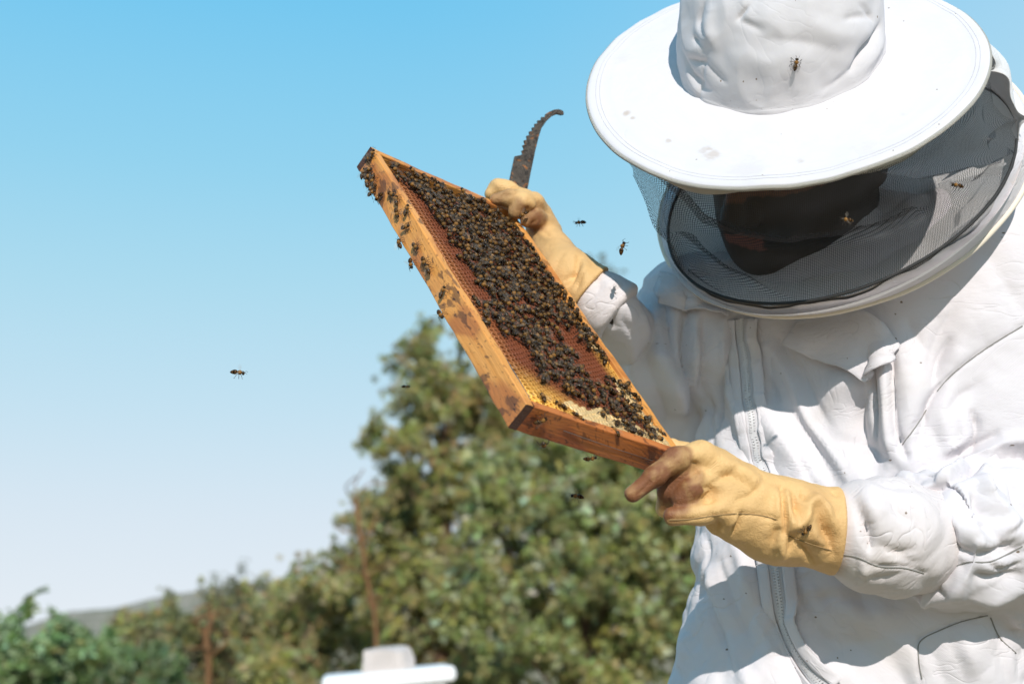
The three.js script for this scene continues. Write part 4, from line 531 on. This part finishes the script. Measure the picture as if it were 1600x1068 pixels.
// comb: hexagonal cells, longer beside the side bar, capped with pale wax near the bottom bar
{
  const x0 = -FW / 2 + BW, x1 = FW / 2 - BW, y0 = -FH / 2 + BW, y1 = FH / 2 - BW - .013, s = .0034, pos = [], col = [], idx = [];
  const warp = (x, y) => { const t = (x - x0), e = .013 * Math.exp(-t / .016) * (.6 + .4 * noise(y * 30, 3)); return [x0 + t * 1.0 + (e - .013 * .8) * 0 + t * .9 * Math.exp(-t / .02) + .0007 * noise(x * 160, y * 160), y + .0007 * noise(x * 160, y * 160, 8) + .0012 * noise(x * 40, y * 40, 4)]; };
  const zTop = (x, y) => -.0042 + .0022 * fbm(x * 28, y * 28, 2, 3) - .004 * sstep(.02, 0, y1 - y) - .0018 * sstep(.012, 0, x - x0) + .002 * sstep(.05, .0, y - y0);
  const honey = (x, y) => clamp(1 - (y - y0) / (.030 + .010 * noise(x * 60, 2)) + .25 * noise(x * 50, y * 50)) > .35 - .0 && x > -.03 + .012 * noise(y * 90, 5) || (x > x1 - .012 - .01 * noise(y * 50, 9) && y < -.02 && noise(y * 40, 7) > -.45);
  const tone = (x, y, h) => {
    const gold = Math.max(sstep(.075, .01, Math.hypot((x - x0) * .8, (y - y0) * 1.0)), sstep(.02, .0, x1 - x) * .8 * sstep(.1, -.1, y) + 0, sstep(.018, 0, y - y0) * .8), n = .5 + .5 * fbm(x * 70, y * 70, 5, 3);
    let c = [.135, .038, .015]; c = c.map((v, i) => v + ([.62, .33, .06][i] - v) * clamp(gold * (.7 + .5 * n))); const edge = sstep(.03, 0, x - x0) * .6; c = c.map((v, i) => v + ([.40, .16, .05][i] - v) * edge * (1 - gold));
    if (h) c = [.56, .40, .19].map((v, i) => v * (.6 + .6 * n) + [.05, .02, 0][i]); return c.map(v => v * (.8 + .4 * n));
  };
  const vert = (x, y, z, c) => { pos.push(x, y, z); col.push(...c); return pos.length / 3 - 1; };
  const W3 = s * Math.sqrt(3);
  for (let j = 0; ; j++) { const cx = x0 - .012 + j * s * 1.5; if (cx > x1) break;
    for (let i = 0; ; i++) { const cy = y0 - .003 + (i + (j & 1) * .5) * W3; if (cy > y1) break;
      const H = honey(...warp(cx, cy)), deep = (.006 + .003 * hash(i, j, 3)), o = [], q = [], r = [], m = warp(cx, cy);
      if (m[0] < x0 - .0005 || m[0] > x1 + .0005 || m[1] < y0 - .001) continue;
      const full = hash(i, j, 9) < .10 * sstep(.12, .02, m[1] - y0);
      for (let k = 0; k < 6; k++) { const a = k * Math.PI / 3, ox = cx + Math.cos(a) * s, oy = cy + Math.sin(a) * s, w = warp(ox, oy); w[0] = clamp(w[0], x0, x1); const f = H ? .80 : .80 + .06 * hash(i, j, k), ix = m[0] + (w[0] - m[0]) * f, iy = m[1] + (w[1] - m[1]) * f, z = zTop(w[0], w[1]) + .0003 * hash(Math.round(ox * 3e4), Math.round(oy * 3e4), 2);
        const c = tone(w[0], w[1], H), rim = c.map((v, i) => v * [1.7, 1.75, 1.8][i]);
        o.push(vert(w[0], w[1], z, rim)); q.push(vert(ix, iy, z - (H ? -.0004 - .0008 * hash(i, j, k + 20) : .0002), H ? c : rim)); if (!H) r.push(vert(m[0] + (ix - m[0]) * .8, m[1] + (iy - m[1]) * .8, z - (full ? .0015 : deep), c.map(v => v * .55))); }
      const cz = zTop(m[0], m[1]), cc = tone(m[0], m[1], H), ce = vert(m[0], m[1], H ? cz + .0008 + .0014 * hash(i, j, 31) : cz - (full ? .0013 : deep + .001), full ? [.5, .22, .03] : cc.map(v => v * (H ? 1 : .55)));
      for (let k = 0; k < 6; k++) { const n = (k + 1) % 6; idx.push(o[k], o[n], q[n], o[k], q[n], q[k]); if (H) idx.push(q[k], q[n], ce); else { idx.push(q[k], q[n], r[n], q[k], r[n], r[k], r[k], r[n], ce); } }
    } }
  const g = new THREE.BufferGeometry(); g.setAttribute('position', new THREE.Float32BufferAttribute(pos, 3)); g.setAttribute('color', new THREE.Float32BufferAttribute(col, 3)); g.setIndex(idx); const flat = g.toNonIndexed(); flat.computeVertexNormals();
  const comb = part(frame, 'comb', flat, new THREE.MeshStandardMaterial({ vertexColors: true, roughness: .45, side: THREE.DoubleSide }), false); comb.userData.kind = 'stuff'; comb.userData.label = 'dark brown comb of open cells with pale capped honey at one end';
  const back = new THREE.BoxGeometry(x1 - x0 - .001, y1 - y0, .008); back.translate((x0 + x1) / 2, (y0 + y1) / 2, -.0195); part(frame, 'comb_midrib', paint(back, () => [.18, .06, .02]), new THREE.MeshStandardMaterial({ vertexColors: true, roughness: .6 }), false);
}
// one bee, 12.5 mm, head towards +x, feet at y = 0
const beeBody = v => {
  const pr = [[-.0066, .0001], [-.0063, .0006], [-.0055, .0012], [-.0045, .0017], [-.0035, .002], [-.0024, .00215], [-.0014, .0020], [-.0006, .0014], [-.0001, .0007], [.0003, .0011], [.001, .0018], [.0019, .0021], [.0028, .0019], [.0034, .0012], [.0037, .0008], [.004, .0013], [.0046, .00165], [.0053, .0015], [.0058, .0009], [.006, .0001]];
  const sp = new THREE.SplineCurve(pr.map(p => new THREE.Vector2(...p))), bend = [0, .02, -.03][v];
  const g = gridGeo(12, 44, (u, w) => { const q = sp.getPoint(w), a = u * 2 * Math.PI, fuz = q.x > 0 && q.x < .0035 ? 1 + .06 * noise(a * 3, q.x * 3000, v) : 1; const head = q.x > .0038; const p = V(q.x, .0031 + (head ? -.0006 : 0) + Math.sin(a) * q.y * fuz * .94 - (q.x < 0 ? (q.x * q.x) * 22 + bend * q.x : 0), Math.cos(a) * q.y * fuz * (head ? 1.1 : 1)); p.uv = [u, w]; p.q = q; return p; }, true);
  const cs = [[.035, .022, .012], [.052, .030, .013], [.024, .016, .010]][v];
  return paint(g, p => { const x = p.x * 1000, n = .75 + .5 * hash(Math.round(p.x * 9e4), Math.round(p.y * 9e4), Math.round(p.z * 9e4)); if (x > 3.75) return Math.abs(p.z) > .0011 && p.y > .0022 ? [.008, .006, .005] : [.05, .035, .02].map(c => c * n); if (x > -.1) return [[.14, .072, .021], [.22, .105, .027], [.08, .044, .016]][v].map(c => c * n); const b = (x + 6.6) / 1.15, f = b - Math.floor(b); return f < .27 && x > -6 ? [[.11, .058, .02], [.17, .08, .022], [.07, .042, .018]][v].map(c => c * n) : cs.map(c => c * .3); });
};
const bodies = [0, 1, 2].map(beeBody);
const wingGeo = (len, wid) => { const sh = new THREE.Shape(); sh.moveTo(0, 0); sh.bezierCurveTo(-len * .3, wid * .35, -len * .8, wid * .75, -len, wid * .25); sh.bezierCurveTo(-len * 1.05, -wid * .1, -len * .8, -wid * .4, -len * .5, -wid * .35); sh.bezierCurveTo(-len * .3, -wid * .3, -len * .1, -wid * .1, 0, 0); const g = new THREE.ShapeGeometry(sh, 6); g.rotateX(-Math.PI / 2); const p = g.attributes.position; for (let i = 0; i < p.count; i++) p.setY(i, .00018 * Math.sin(p.getX(i) * 2600) + .0002 * Math.sin(p.getZ(i) * 2000)); g.computeVertexNormals(); return g; };
const fore = wingGeo(.0088, .0042), hind = wingGeo(.0062, .0034);
const legGeo = (x, side, fwd) => tube([V(x, .0018, side * .0012), V(x + fwd * .3, .0028, side * .0031), V(x + fwd * .8, .0012, side * .0042), V(x + fwd, .0001, side * .0049), V(x + fwd * 1.25, 0, side * .0055)], .00022, 4, 8);
const legs = [[.0028, .0022], [.0018, .0002], [.001, -.0026]].flatMap(([x, f]) => [legGeo(x, 1, f), legGeo(x, -1, f)]);
const legsMerged = mergeGeometries(legs.map(g => g.clone()));
const antG = s => tube([V(.0056, .0034, s * .0005), V(.0068, .0042, s * .0012), V(.0084, .0030, s * .0020)], .00014, 4, 6);
const ants = [antG(1), antG(-1)];
const beeMat = new THREE.MeshPhysicalMaterial({ vertexColors: true, roughness: .2, specularIntensity: .25 }), legMat = std({ color: rgb(.03, .018, .010), roughness: .45 });
const wingMat = new THREE.MeshPhysicalMaterial({ color: rgb(.30, .24, .18), roughness: .3, transparent: true, opacity: .12, specularIntensity: .8, side: THREE.DoubleSide });
function wings(b, mode, detail) {
  for (const s of [1, -1]) for (const [g, x, k] of (detail ? [[fore, .0022, 0], [hind, .0012, 1]] : [[fore, .0022, 0]])) {
    const w = new THREE.Mesh(g, wingMat); w.name = 'wing'; w.castShadow = true; w.position.set(x, .0049 - k * .0003, s * .0012); w.scale.z = -s;
    if (mode === 'fly') w.rotation.set(s * (-.35 - k * .1), s * (1.15 + k * .35), 0, 'YXZ'); else if (mode === 'up') w.rotation.set(s * -1.0, s * .5, 0, 'YXZ'); else w.rotation.set(s * -.12, s * (.16 + k * .14), -.06, 'YXZ');
    b.add(w);
  }
}
const protos = [0, 1, 2].map(v => { const g = new THREE.Group(); const m = new THREE.Mesh(bodies[v], beeMat); m.name = 'body'; m.castShadow = m.receiveShadow = true; g.add(m); wings(g, v === 1 ? 'rest' : 'rest', false); const l = new THREE.Mesh(legsMerged, legMat); l.name = 'legs'; l.castShadow = true; l.userData.kind = 'stuff'; g.add(l); return g; });
const fineProto = mode => { const g = new THREE.Group(); const m = new THREE.Mesh(bodies[1], beeMat); m.name = 'body'; m.castShadow = m.receiveShadow = true; g.add(m); wings(g, mode, true); for (const q of legs) { const l = new THREE.Mesh(q, legMat); l.name = 'leg'; l.castShadow = true; g.add(l); } for (const q of ants) { const l = new THREE.Mesh(q, legMat); l.name = 'antenna'; g.add(l); } return g; };
const fine = { rest: fineProto('rest'), fly: fineProto('fly'), up: fineProto('up') };
function setBee(src, pos, up, fwd, label, group, scale = 1) {
  const b = src.clone(); b.name = numbered('honey_bee'); const u = up.clone().normalize(), f = fwd.clone().addScaledVector(u, -fwd.dot(u)).normalize(), r = f.clone().cross(u);
  b.position.copy(pos); b.quaternion.setFromRotationMatrix(new THREE.Matrix4().makeBasis(f, u, r)); b.scale.setScalar(scale); scene.add(b); tag(b, label, 'bee', group); return b;
}
const vec = (dx, dy, dz = 0) => camVec(dx, -dy, dz);                              // a direction: right, down, towards the camera in the photo
// crowd on the comb
{
  const inPoly = (P, x, y) => { let c = false; for (let i = 0, j = P.length - 1; i < P.length; j = i++) { const [a, b] = P[i], [d, e] = P[j]; if ((b > y) !== (e > y) && x < (d - a) * (y - b) / (e - b) + a) c = !c; } return c; };
  const areas = [[1, [[640, 283], [700, 292], [760, 315], [812, 352], [850, 395], [880, 440], [905, 492], [862, 490], [825, 466], [785, 468], [755, 446], [732, 412], [708, 380], [690, 345], [664, 312]]], [.9, [[738, 466], [790, 470], [850, 484], [870, 515], [850, 545], [800, 520], [750, 505]]], [.9, [[822, 525], [880, 545], [915, 575], [930, 600], [985, 590], [1010, 640], [1035, 690], [1000, 685], [955, 655], [900, 615], [850, 590]]], [.45, [[870, 470], [905, 480], [955, 545], [975, 580], [960, 570], [900, 520], [870, 500]]], [.5, [[600, 250], [640, 262], [700, 285], [690, 296], [640, 288], [610, 275]]], [.7, [[835, 515], [880, 525], [905, 560], [870, 560]]], [.2, [[640, 330], [690, 420], [740, 510], [800, 590], [770, 560], [700, 470]]], [.25, [[920, 660], [960, 668], [1010, 690], [940, 680]]], [.7, [[945, 590], [1000, 600], [1022, 650], [985, 640]]]];
  const spots = []; let tries = 0;
  while (spots.length < 470 && tries++ < 60000) {
    const x = rr(-FW / 2 + .012, FW / 2 - .011), y = rr(-FH / 2 + .012, FH / 2 - .012), q = toPx(fp(x, y, .001)); let pr = 0; for (const [w, P] of areas) if (inPoly(P, q[0], q[1])) pr = Math.max(pr, w);
    if (rnd() > pr) continue; let ok = true; for (const s of spots) if ((s[0] - x) ** 2 + (s[1] - y) ** 2 < (pr > .9 ? .0067 : .0082) ** 2) { ok = false; break; } if (ok) spots.push([x, y, pr]);
  }
  spots.forEach(s => { s.d = toPx(fp(s[0], s[1], 0))[2] + .3 * (rnd() - .5); }); spots.sort((a, b) => a.d - b.d);
  const rest = spots.splice(280), massGeo = mergeGeometries([bodies[0], legsMerged].map((g, i) => { const k = g.clone(); if (i) paint(k, () => [.03, .018, .01]); return k; })), mass = new THREE.InstancedMesh(massGeo, beeMat, rest.length), mo = new THREE.Matrix4();
  rest.forEach(([x, y], i) => { const a = rr(0, 6.283), u = ez.clone().addScaledVector(ex, rr(-.3, .3)).addScaledVector(ey, rr(-.3, .3)).normalize(), q = ex.clone().multiplyScalar(Math.cos(a)).addScaledVector(ey, Math.sin(a)); q.addScaledVector(u, -q.dot(u)).normalize(); const r = q.clone().cross(u), k = rr(1.0, 1.18); mo.makeBasis(q.multiplyScalar(k), u.multiplyScalar(k), r.multiplyScalar(k)).setPosition(fp(x, y, -.0045 + rr(0, .002)).sub(FC)); mass.setMatrixAt(i, mo); });
  mass.name = 'bee_cluster'; mass.castShadow = mass.receiveShadow = true; mass.position.copy(FC); scene.add(mass); tag(mass, 'dense mass of dark bees between the single bees on the comb', 'bees', null, 'stuff');
  for (const [x, y] of spots) { const a = rr(0, 6.283), up = ez.clone().addScaledVector(ex, rr(-.35, .35)).addScaledVector(ey, rr(-.35, .35)); setBee(protos[Math.floor(rnd() * 3)], fp(x, y, -.0040 + rr(0, .003)), up, ex.clone().multiplyScalar(Math.cos(a)).addScaledVector(ey, Math.sin(a)), 'honey bee crawling in the crowd covering the dark comb', 'bees crowding on the comb', rr(1.0, 1.18)); }
  console.log('crowd', spots.length, tries);
  // on the side bar's outer face and along its edges
  const oe = ex.clone().multiplyScalar(-1), side = (t, z, a, label, group) => setBee(fine[rnd() < .3 ? 'up' : 'rest'], fp(-FW / 2, FH / 2 - t * FH, -z * FT), oe, ey.clone().multiplyScalar(Math.cos(a)).addScaledVector(ez, Math.sin(a)), label, group);
  for (const [t, z, a] of [[.03, .3, 3], [.035, .1, 1.2], [.05, .85, 1], [.06, .55, 2.5], [.09, .9, .3], [.10, .6, 4], [.075, .75, 2.2], [.13, .95, 2], [.12, .8, 5.2]]) side(t, z, a, 'honey bee in the bunch at the top left corner of the frame', 'bees bunched at the top left corner');
  const nth = ['first', 'second', 'third', 'fourth', 'fifth', 'sixth', 'seventh', 'eighth', 'ninth', 'tenth', 'eleventh', 'twelfth', 'thirteenth'];
  [[.165, .75, 5], [.20, .25, 2.8], [.235, .2, .4], [.265, .45, 3.4], [.29, .05, 1], [.325, .45, 2.2], [.345, 1.0, .2], [.40, .5, 3.0], [.425, 1.0, 3.5], [.46, .5, 3.3], [.49, .52, .2], [.58, .5, 1.2], [.62, 1.0, 3.1]].forEach(([t, z, a], i) => side(t, z, a, nth[i] + ' lone honey bee down the wooden side bar below the corner bunch', 'bees along the side bar'));
  [.05, .1, .18, .28, .62, .74].forEach((x, i) => setBee(fine.rest, fp(-FW / 2 + x * FW, FH / 2, -(.3 + .04 * i) * FT), ey, ex.clone().multiplyScalar(rr(-1, 1)).addScaledVector(ez, rr(-1, 1)), nth[i] + ' honey bee from the left walking along the upper edge of the frame', 'bees on the upper edge'));
}
{
  const dn = ey.clone().multiplyScalar(-1), bl = (px, py, f, label, mode = 'rest') => { const o = camera.position.clone(), d = W(px, py, 1).sub(o), t = fp(0, -FH / 2, 0).sub(o).dot(dn) / d.dot(dn); setBee(fine[mode], o.addScaledVector(d, t), dn, f, label); };
  bl(843, 654, vec(1, -.1), 'honey bee on the outside of the bottom bar near its dark corner');
  const onComb = (px, py, f, label, mode = 'rest') => { const o = camera.position.clone(), d = W(px, py, 1).sub(o), t = fp(0, 0, -.003).sub(o).dot(ez) / d.dot(ez); setBee(fine[mode], o.addScaledVector(d, t), ez, f, label); };
  onComb(846, 624, vec(.5, -1), 'honey bee with raised pale wing on golden cells at the corner', 'up'); onComb(874, 636, vec(-1, -.3), 'honey bee crossing the golden cells just above the bottom bar'); onComb(901, 654, vec(1, .4), 'honey bee on reddish cells between golden and capped comb'); onComb(959, 677, vec(.2, -1), 'honey bee over the bottom bar edge below the capped comb'); onComb(1031, 679, vec(-.2, -1), 'honey bee with glossy abdomen in the comb corner beside the glove');
  setBee(fine.up, W(849, 690, 1.19), vec(.1, 1, .3), vec(-.1, -.5, .8), 'honey bee hanging below the left end of the bottom bar'); setBee(fine.rest, W(922, 711, 1.235), vec(.1, 1, .2), vec(1, .2, .3), 'honey bee clinging under the middle of the bottom bar');
  setBee(fine.up, W(820, 337, 1.532), vec(-.3, -.6, .7), vec(-.6, .5), 'honey bee with pale wings raised beside the far glove');
  // in the air
  setBee(fine.fly, W(371, 586, 1.30), vec(.1, -.9, .5), vec(1, -.25, .2), 'honey bee flying alone against the sky far left of the frame', null, 1.08); setBee(fine.fly, W(634, 606, 1.62), vec(0, -.8, .6), vec(1, -.1, .1), 'small honey bee flying before the conifer, left of the frame', null, .8);
  setBee(fine.fly, W(907, 351, 1.55), vec(0, -.9, .4), vec(-1, -.2, .3), 'honey bee flying just right of the far glove', null, 1.0); setBee(fine.fly, W(977, 389, 1.42), vec(-.9, -.3, .2), vec(.25, -1, -.2), 'dark honey bee flying steeply upward left of the veil', null, 1.15); setBee(fine.fly, W(901, 779, 1.36), vec(.2, -.9, .5), vec(-1, -.35, .2), 'honey bee flying below the frame before the bushy tree', null, 1.05);
  setBee(fine.fly, W(1495, 293, 1.315), vec(.2, -.7, .7), vec(-1, -.2, .1), 'brown honey bee before the right side of the veil', null, .95); setBee(fine.fly, W(1323, 347, 1.27), vec(.2, -.7, .7), vec(-1, -.1, .1), 'brown honey bee before the middle of the veil', null, .95);
  // settled on hat and glove
  const hp = picker((() => { const m = hat.children.find(c => c.name === 'crown'), g = m.geometry.clone(); g.translate(brimC.C.x, brimC.C.y, brimC.C.z); return g; })());
  let h = hp(1243, 100); setBee(fine.rest, h.p, h.n, vec(.15, -1), 'honey bee climbing the front of the white hat crown');
  h = globalThis.nearGlove(1258, 825); setBee(fine.rest, h.p, h.n, vec(-.45, 1), 'honey bee sitting on the cuff of the near glove');
}
// hive tool in the far hand
{
  const o = [[788, 336], [792.7, 299.8], [803, 246], [812, 243], [815.5, 240.5], [813.5, 236], [817.5, 233], [815, 227], [819, 225], [817, 219], [822, 217], [821, 211], [826, 209], [825, 203.5], [830, 202], [829.5, 196.5], [834, 195.5], [833.5, 190], [838.5, 189], [838, 184], [843.5, 183], [844, 178], [850, 177], [850.5, 172.5], [856, 168], [864, 163.5], [871, 161.8], [876, 162.5], [879.5, 165], [880, 169.5], [876, 170.8], [869, 169.8], [861, 174], [852, 184], [844.5, 196], [840.5, 210], [835.5, 232], [829, 267], [823, 301], [816, 340]];
  const d = 1.605, c = W(818, 260, d), sh = new THREE.Shape(o.map(([x, y]) => new THREE.Vector2((x - 818) / F * d, (260 - y) / F * d)));
  const g = new THREE.ExtrudeGeometry(sh, { depth: .0026, bevelEnabled: true, bevelThickness: .0007, bevelSize: .0006, bevelOffset: -.0006, bevelSegments: 2, curveSegments: 4 });
  const rm = tex(256, 256, (u, v) => { const n = tileN(u, v, 9, 2), m = tileN(u, v, 26, 7, 3), r = sstep(.18, .4, tileN(u, v, 14, 13)); let c = [.055 + .04 * n + .03 * m, .045 + .033 * n + .025 * m, .036 + .025 * n + .02 * m]; return c.map((x, i) => x + ([.30, .11, .025][i] - x) * r * .8).map(x => x * (m < -.22 ? .35 : 1)); }, true, 1 / .06, 1 / .06);
  const m = new THREE.Mesh(g, std({ map: rm, roughness: .5, metalness: .35, bumpMap: clothBump, bumpScale: .0006 })); m.name = 'hive_tool'; m.castShadow = m.receiveShadow = true; m.position.copy(c); m.rotation.set(PITCH - .15, .30, 0, 'YXZ'); m.scale.x = 1.04; scene.add(m); tag(m, 'rusty steel hive tool with notched edge and hooked tip in the far hand', 'hive tool');
}
renderer.render(scene, camera);
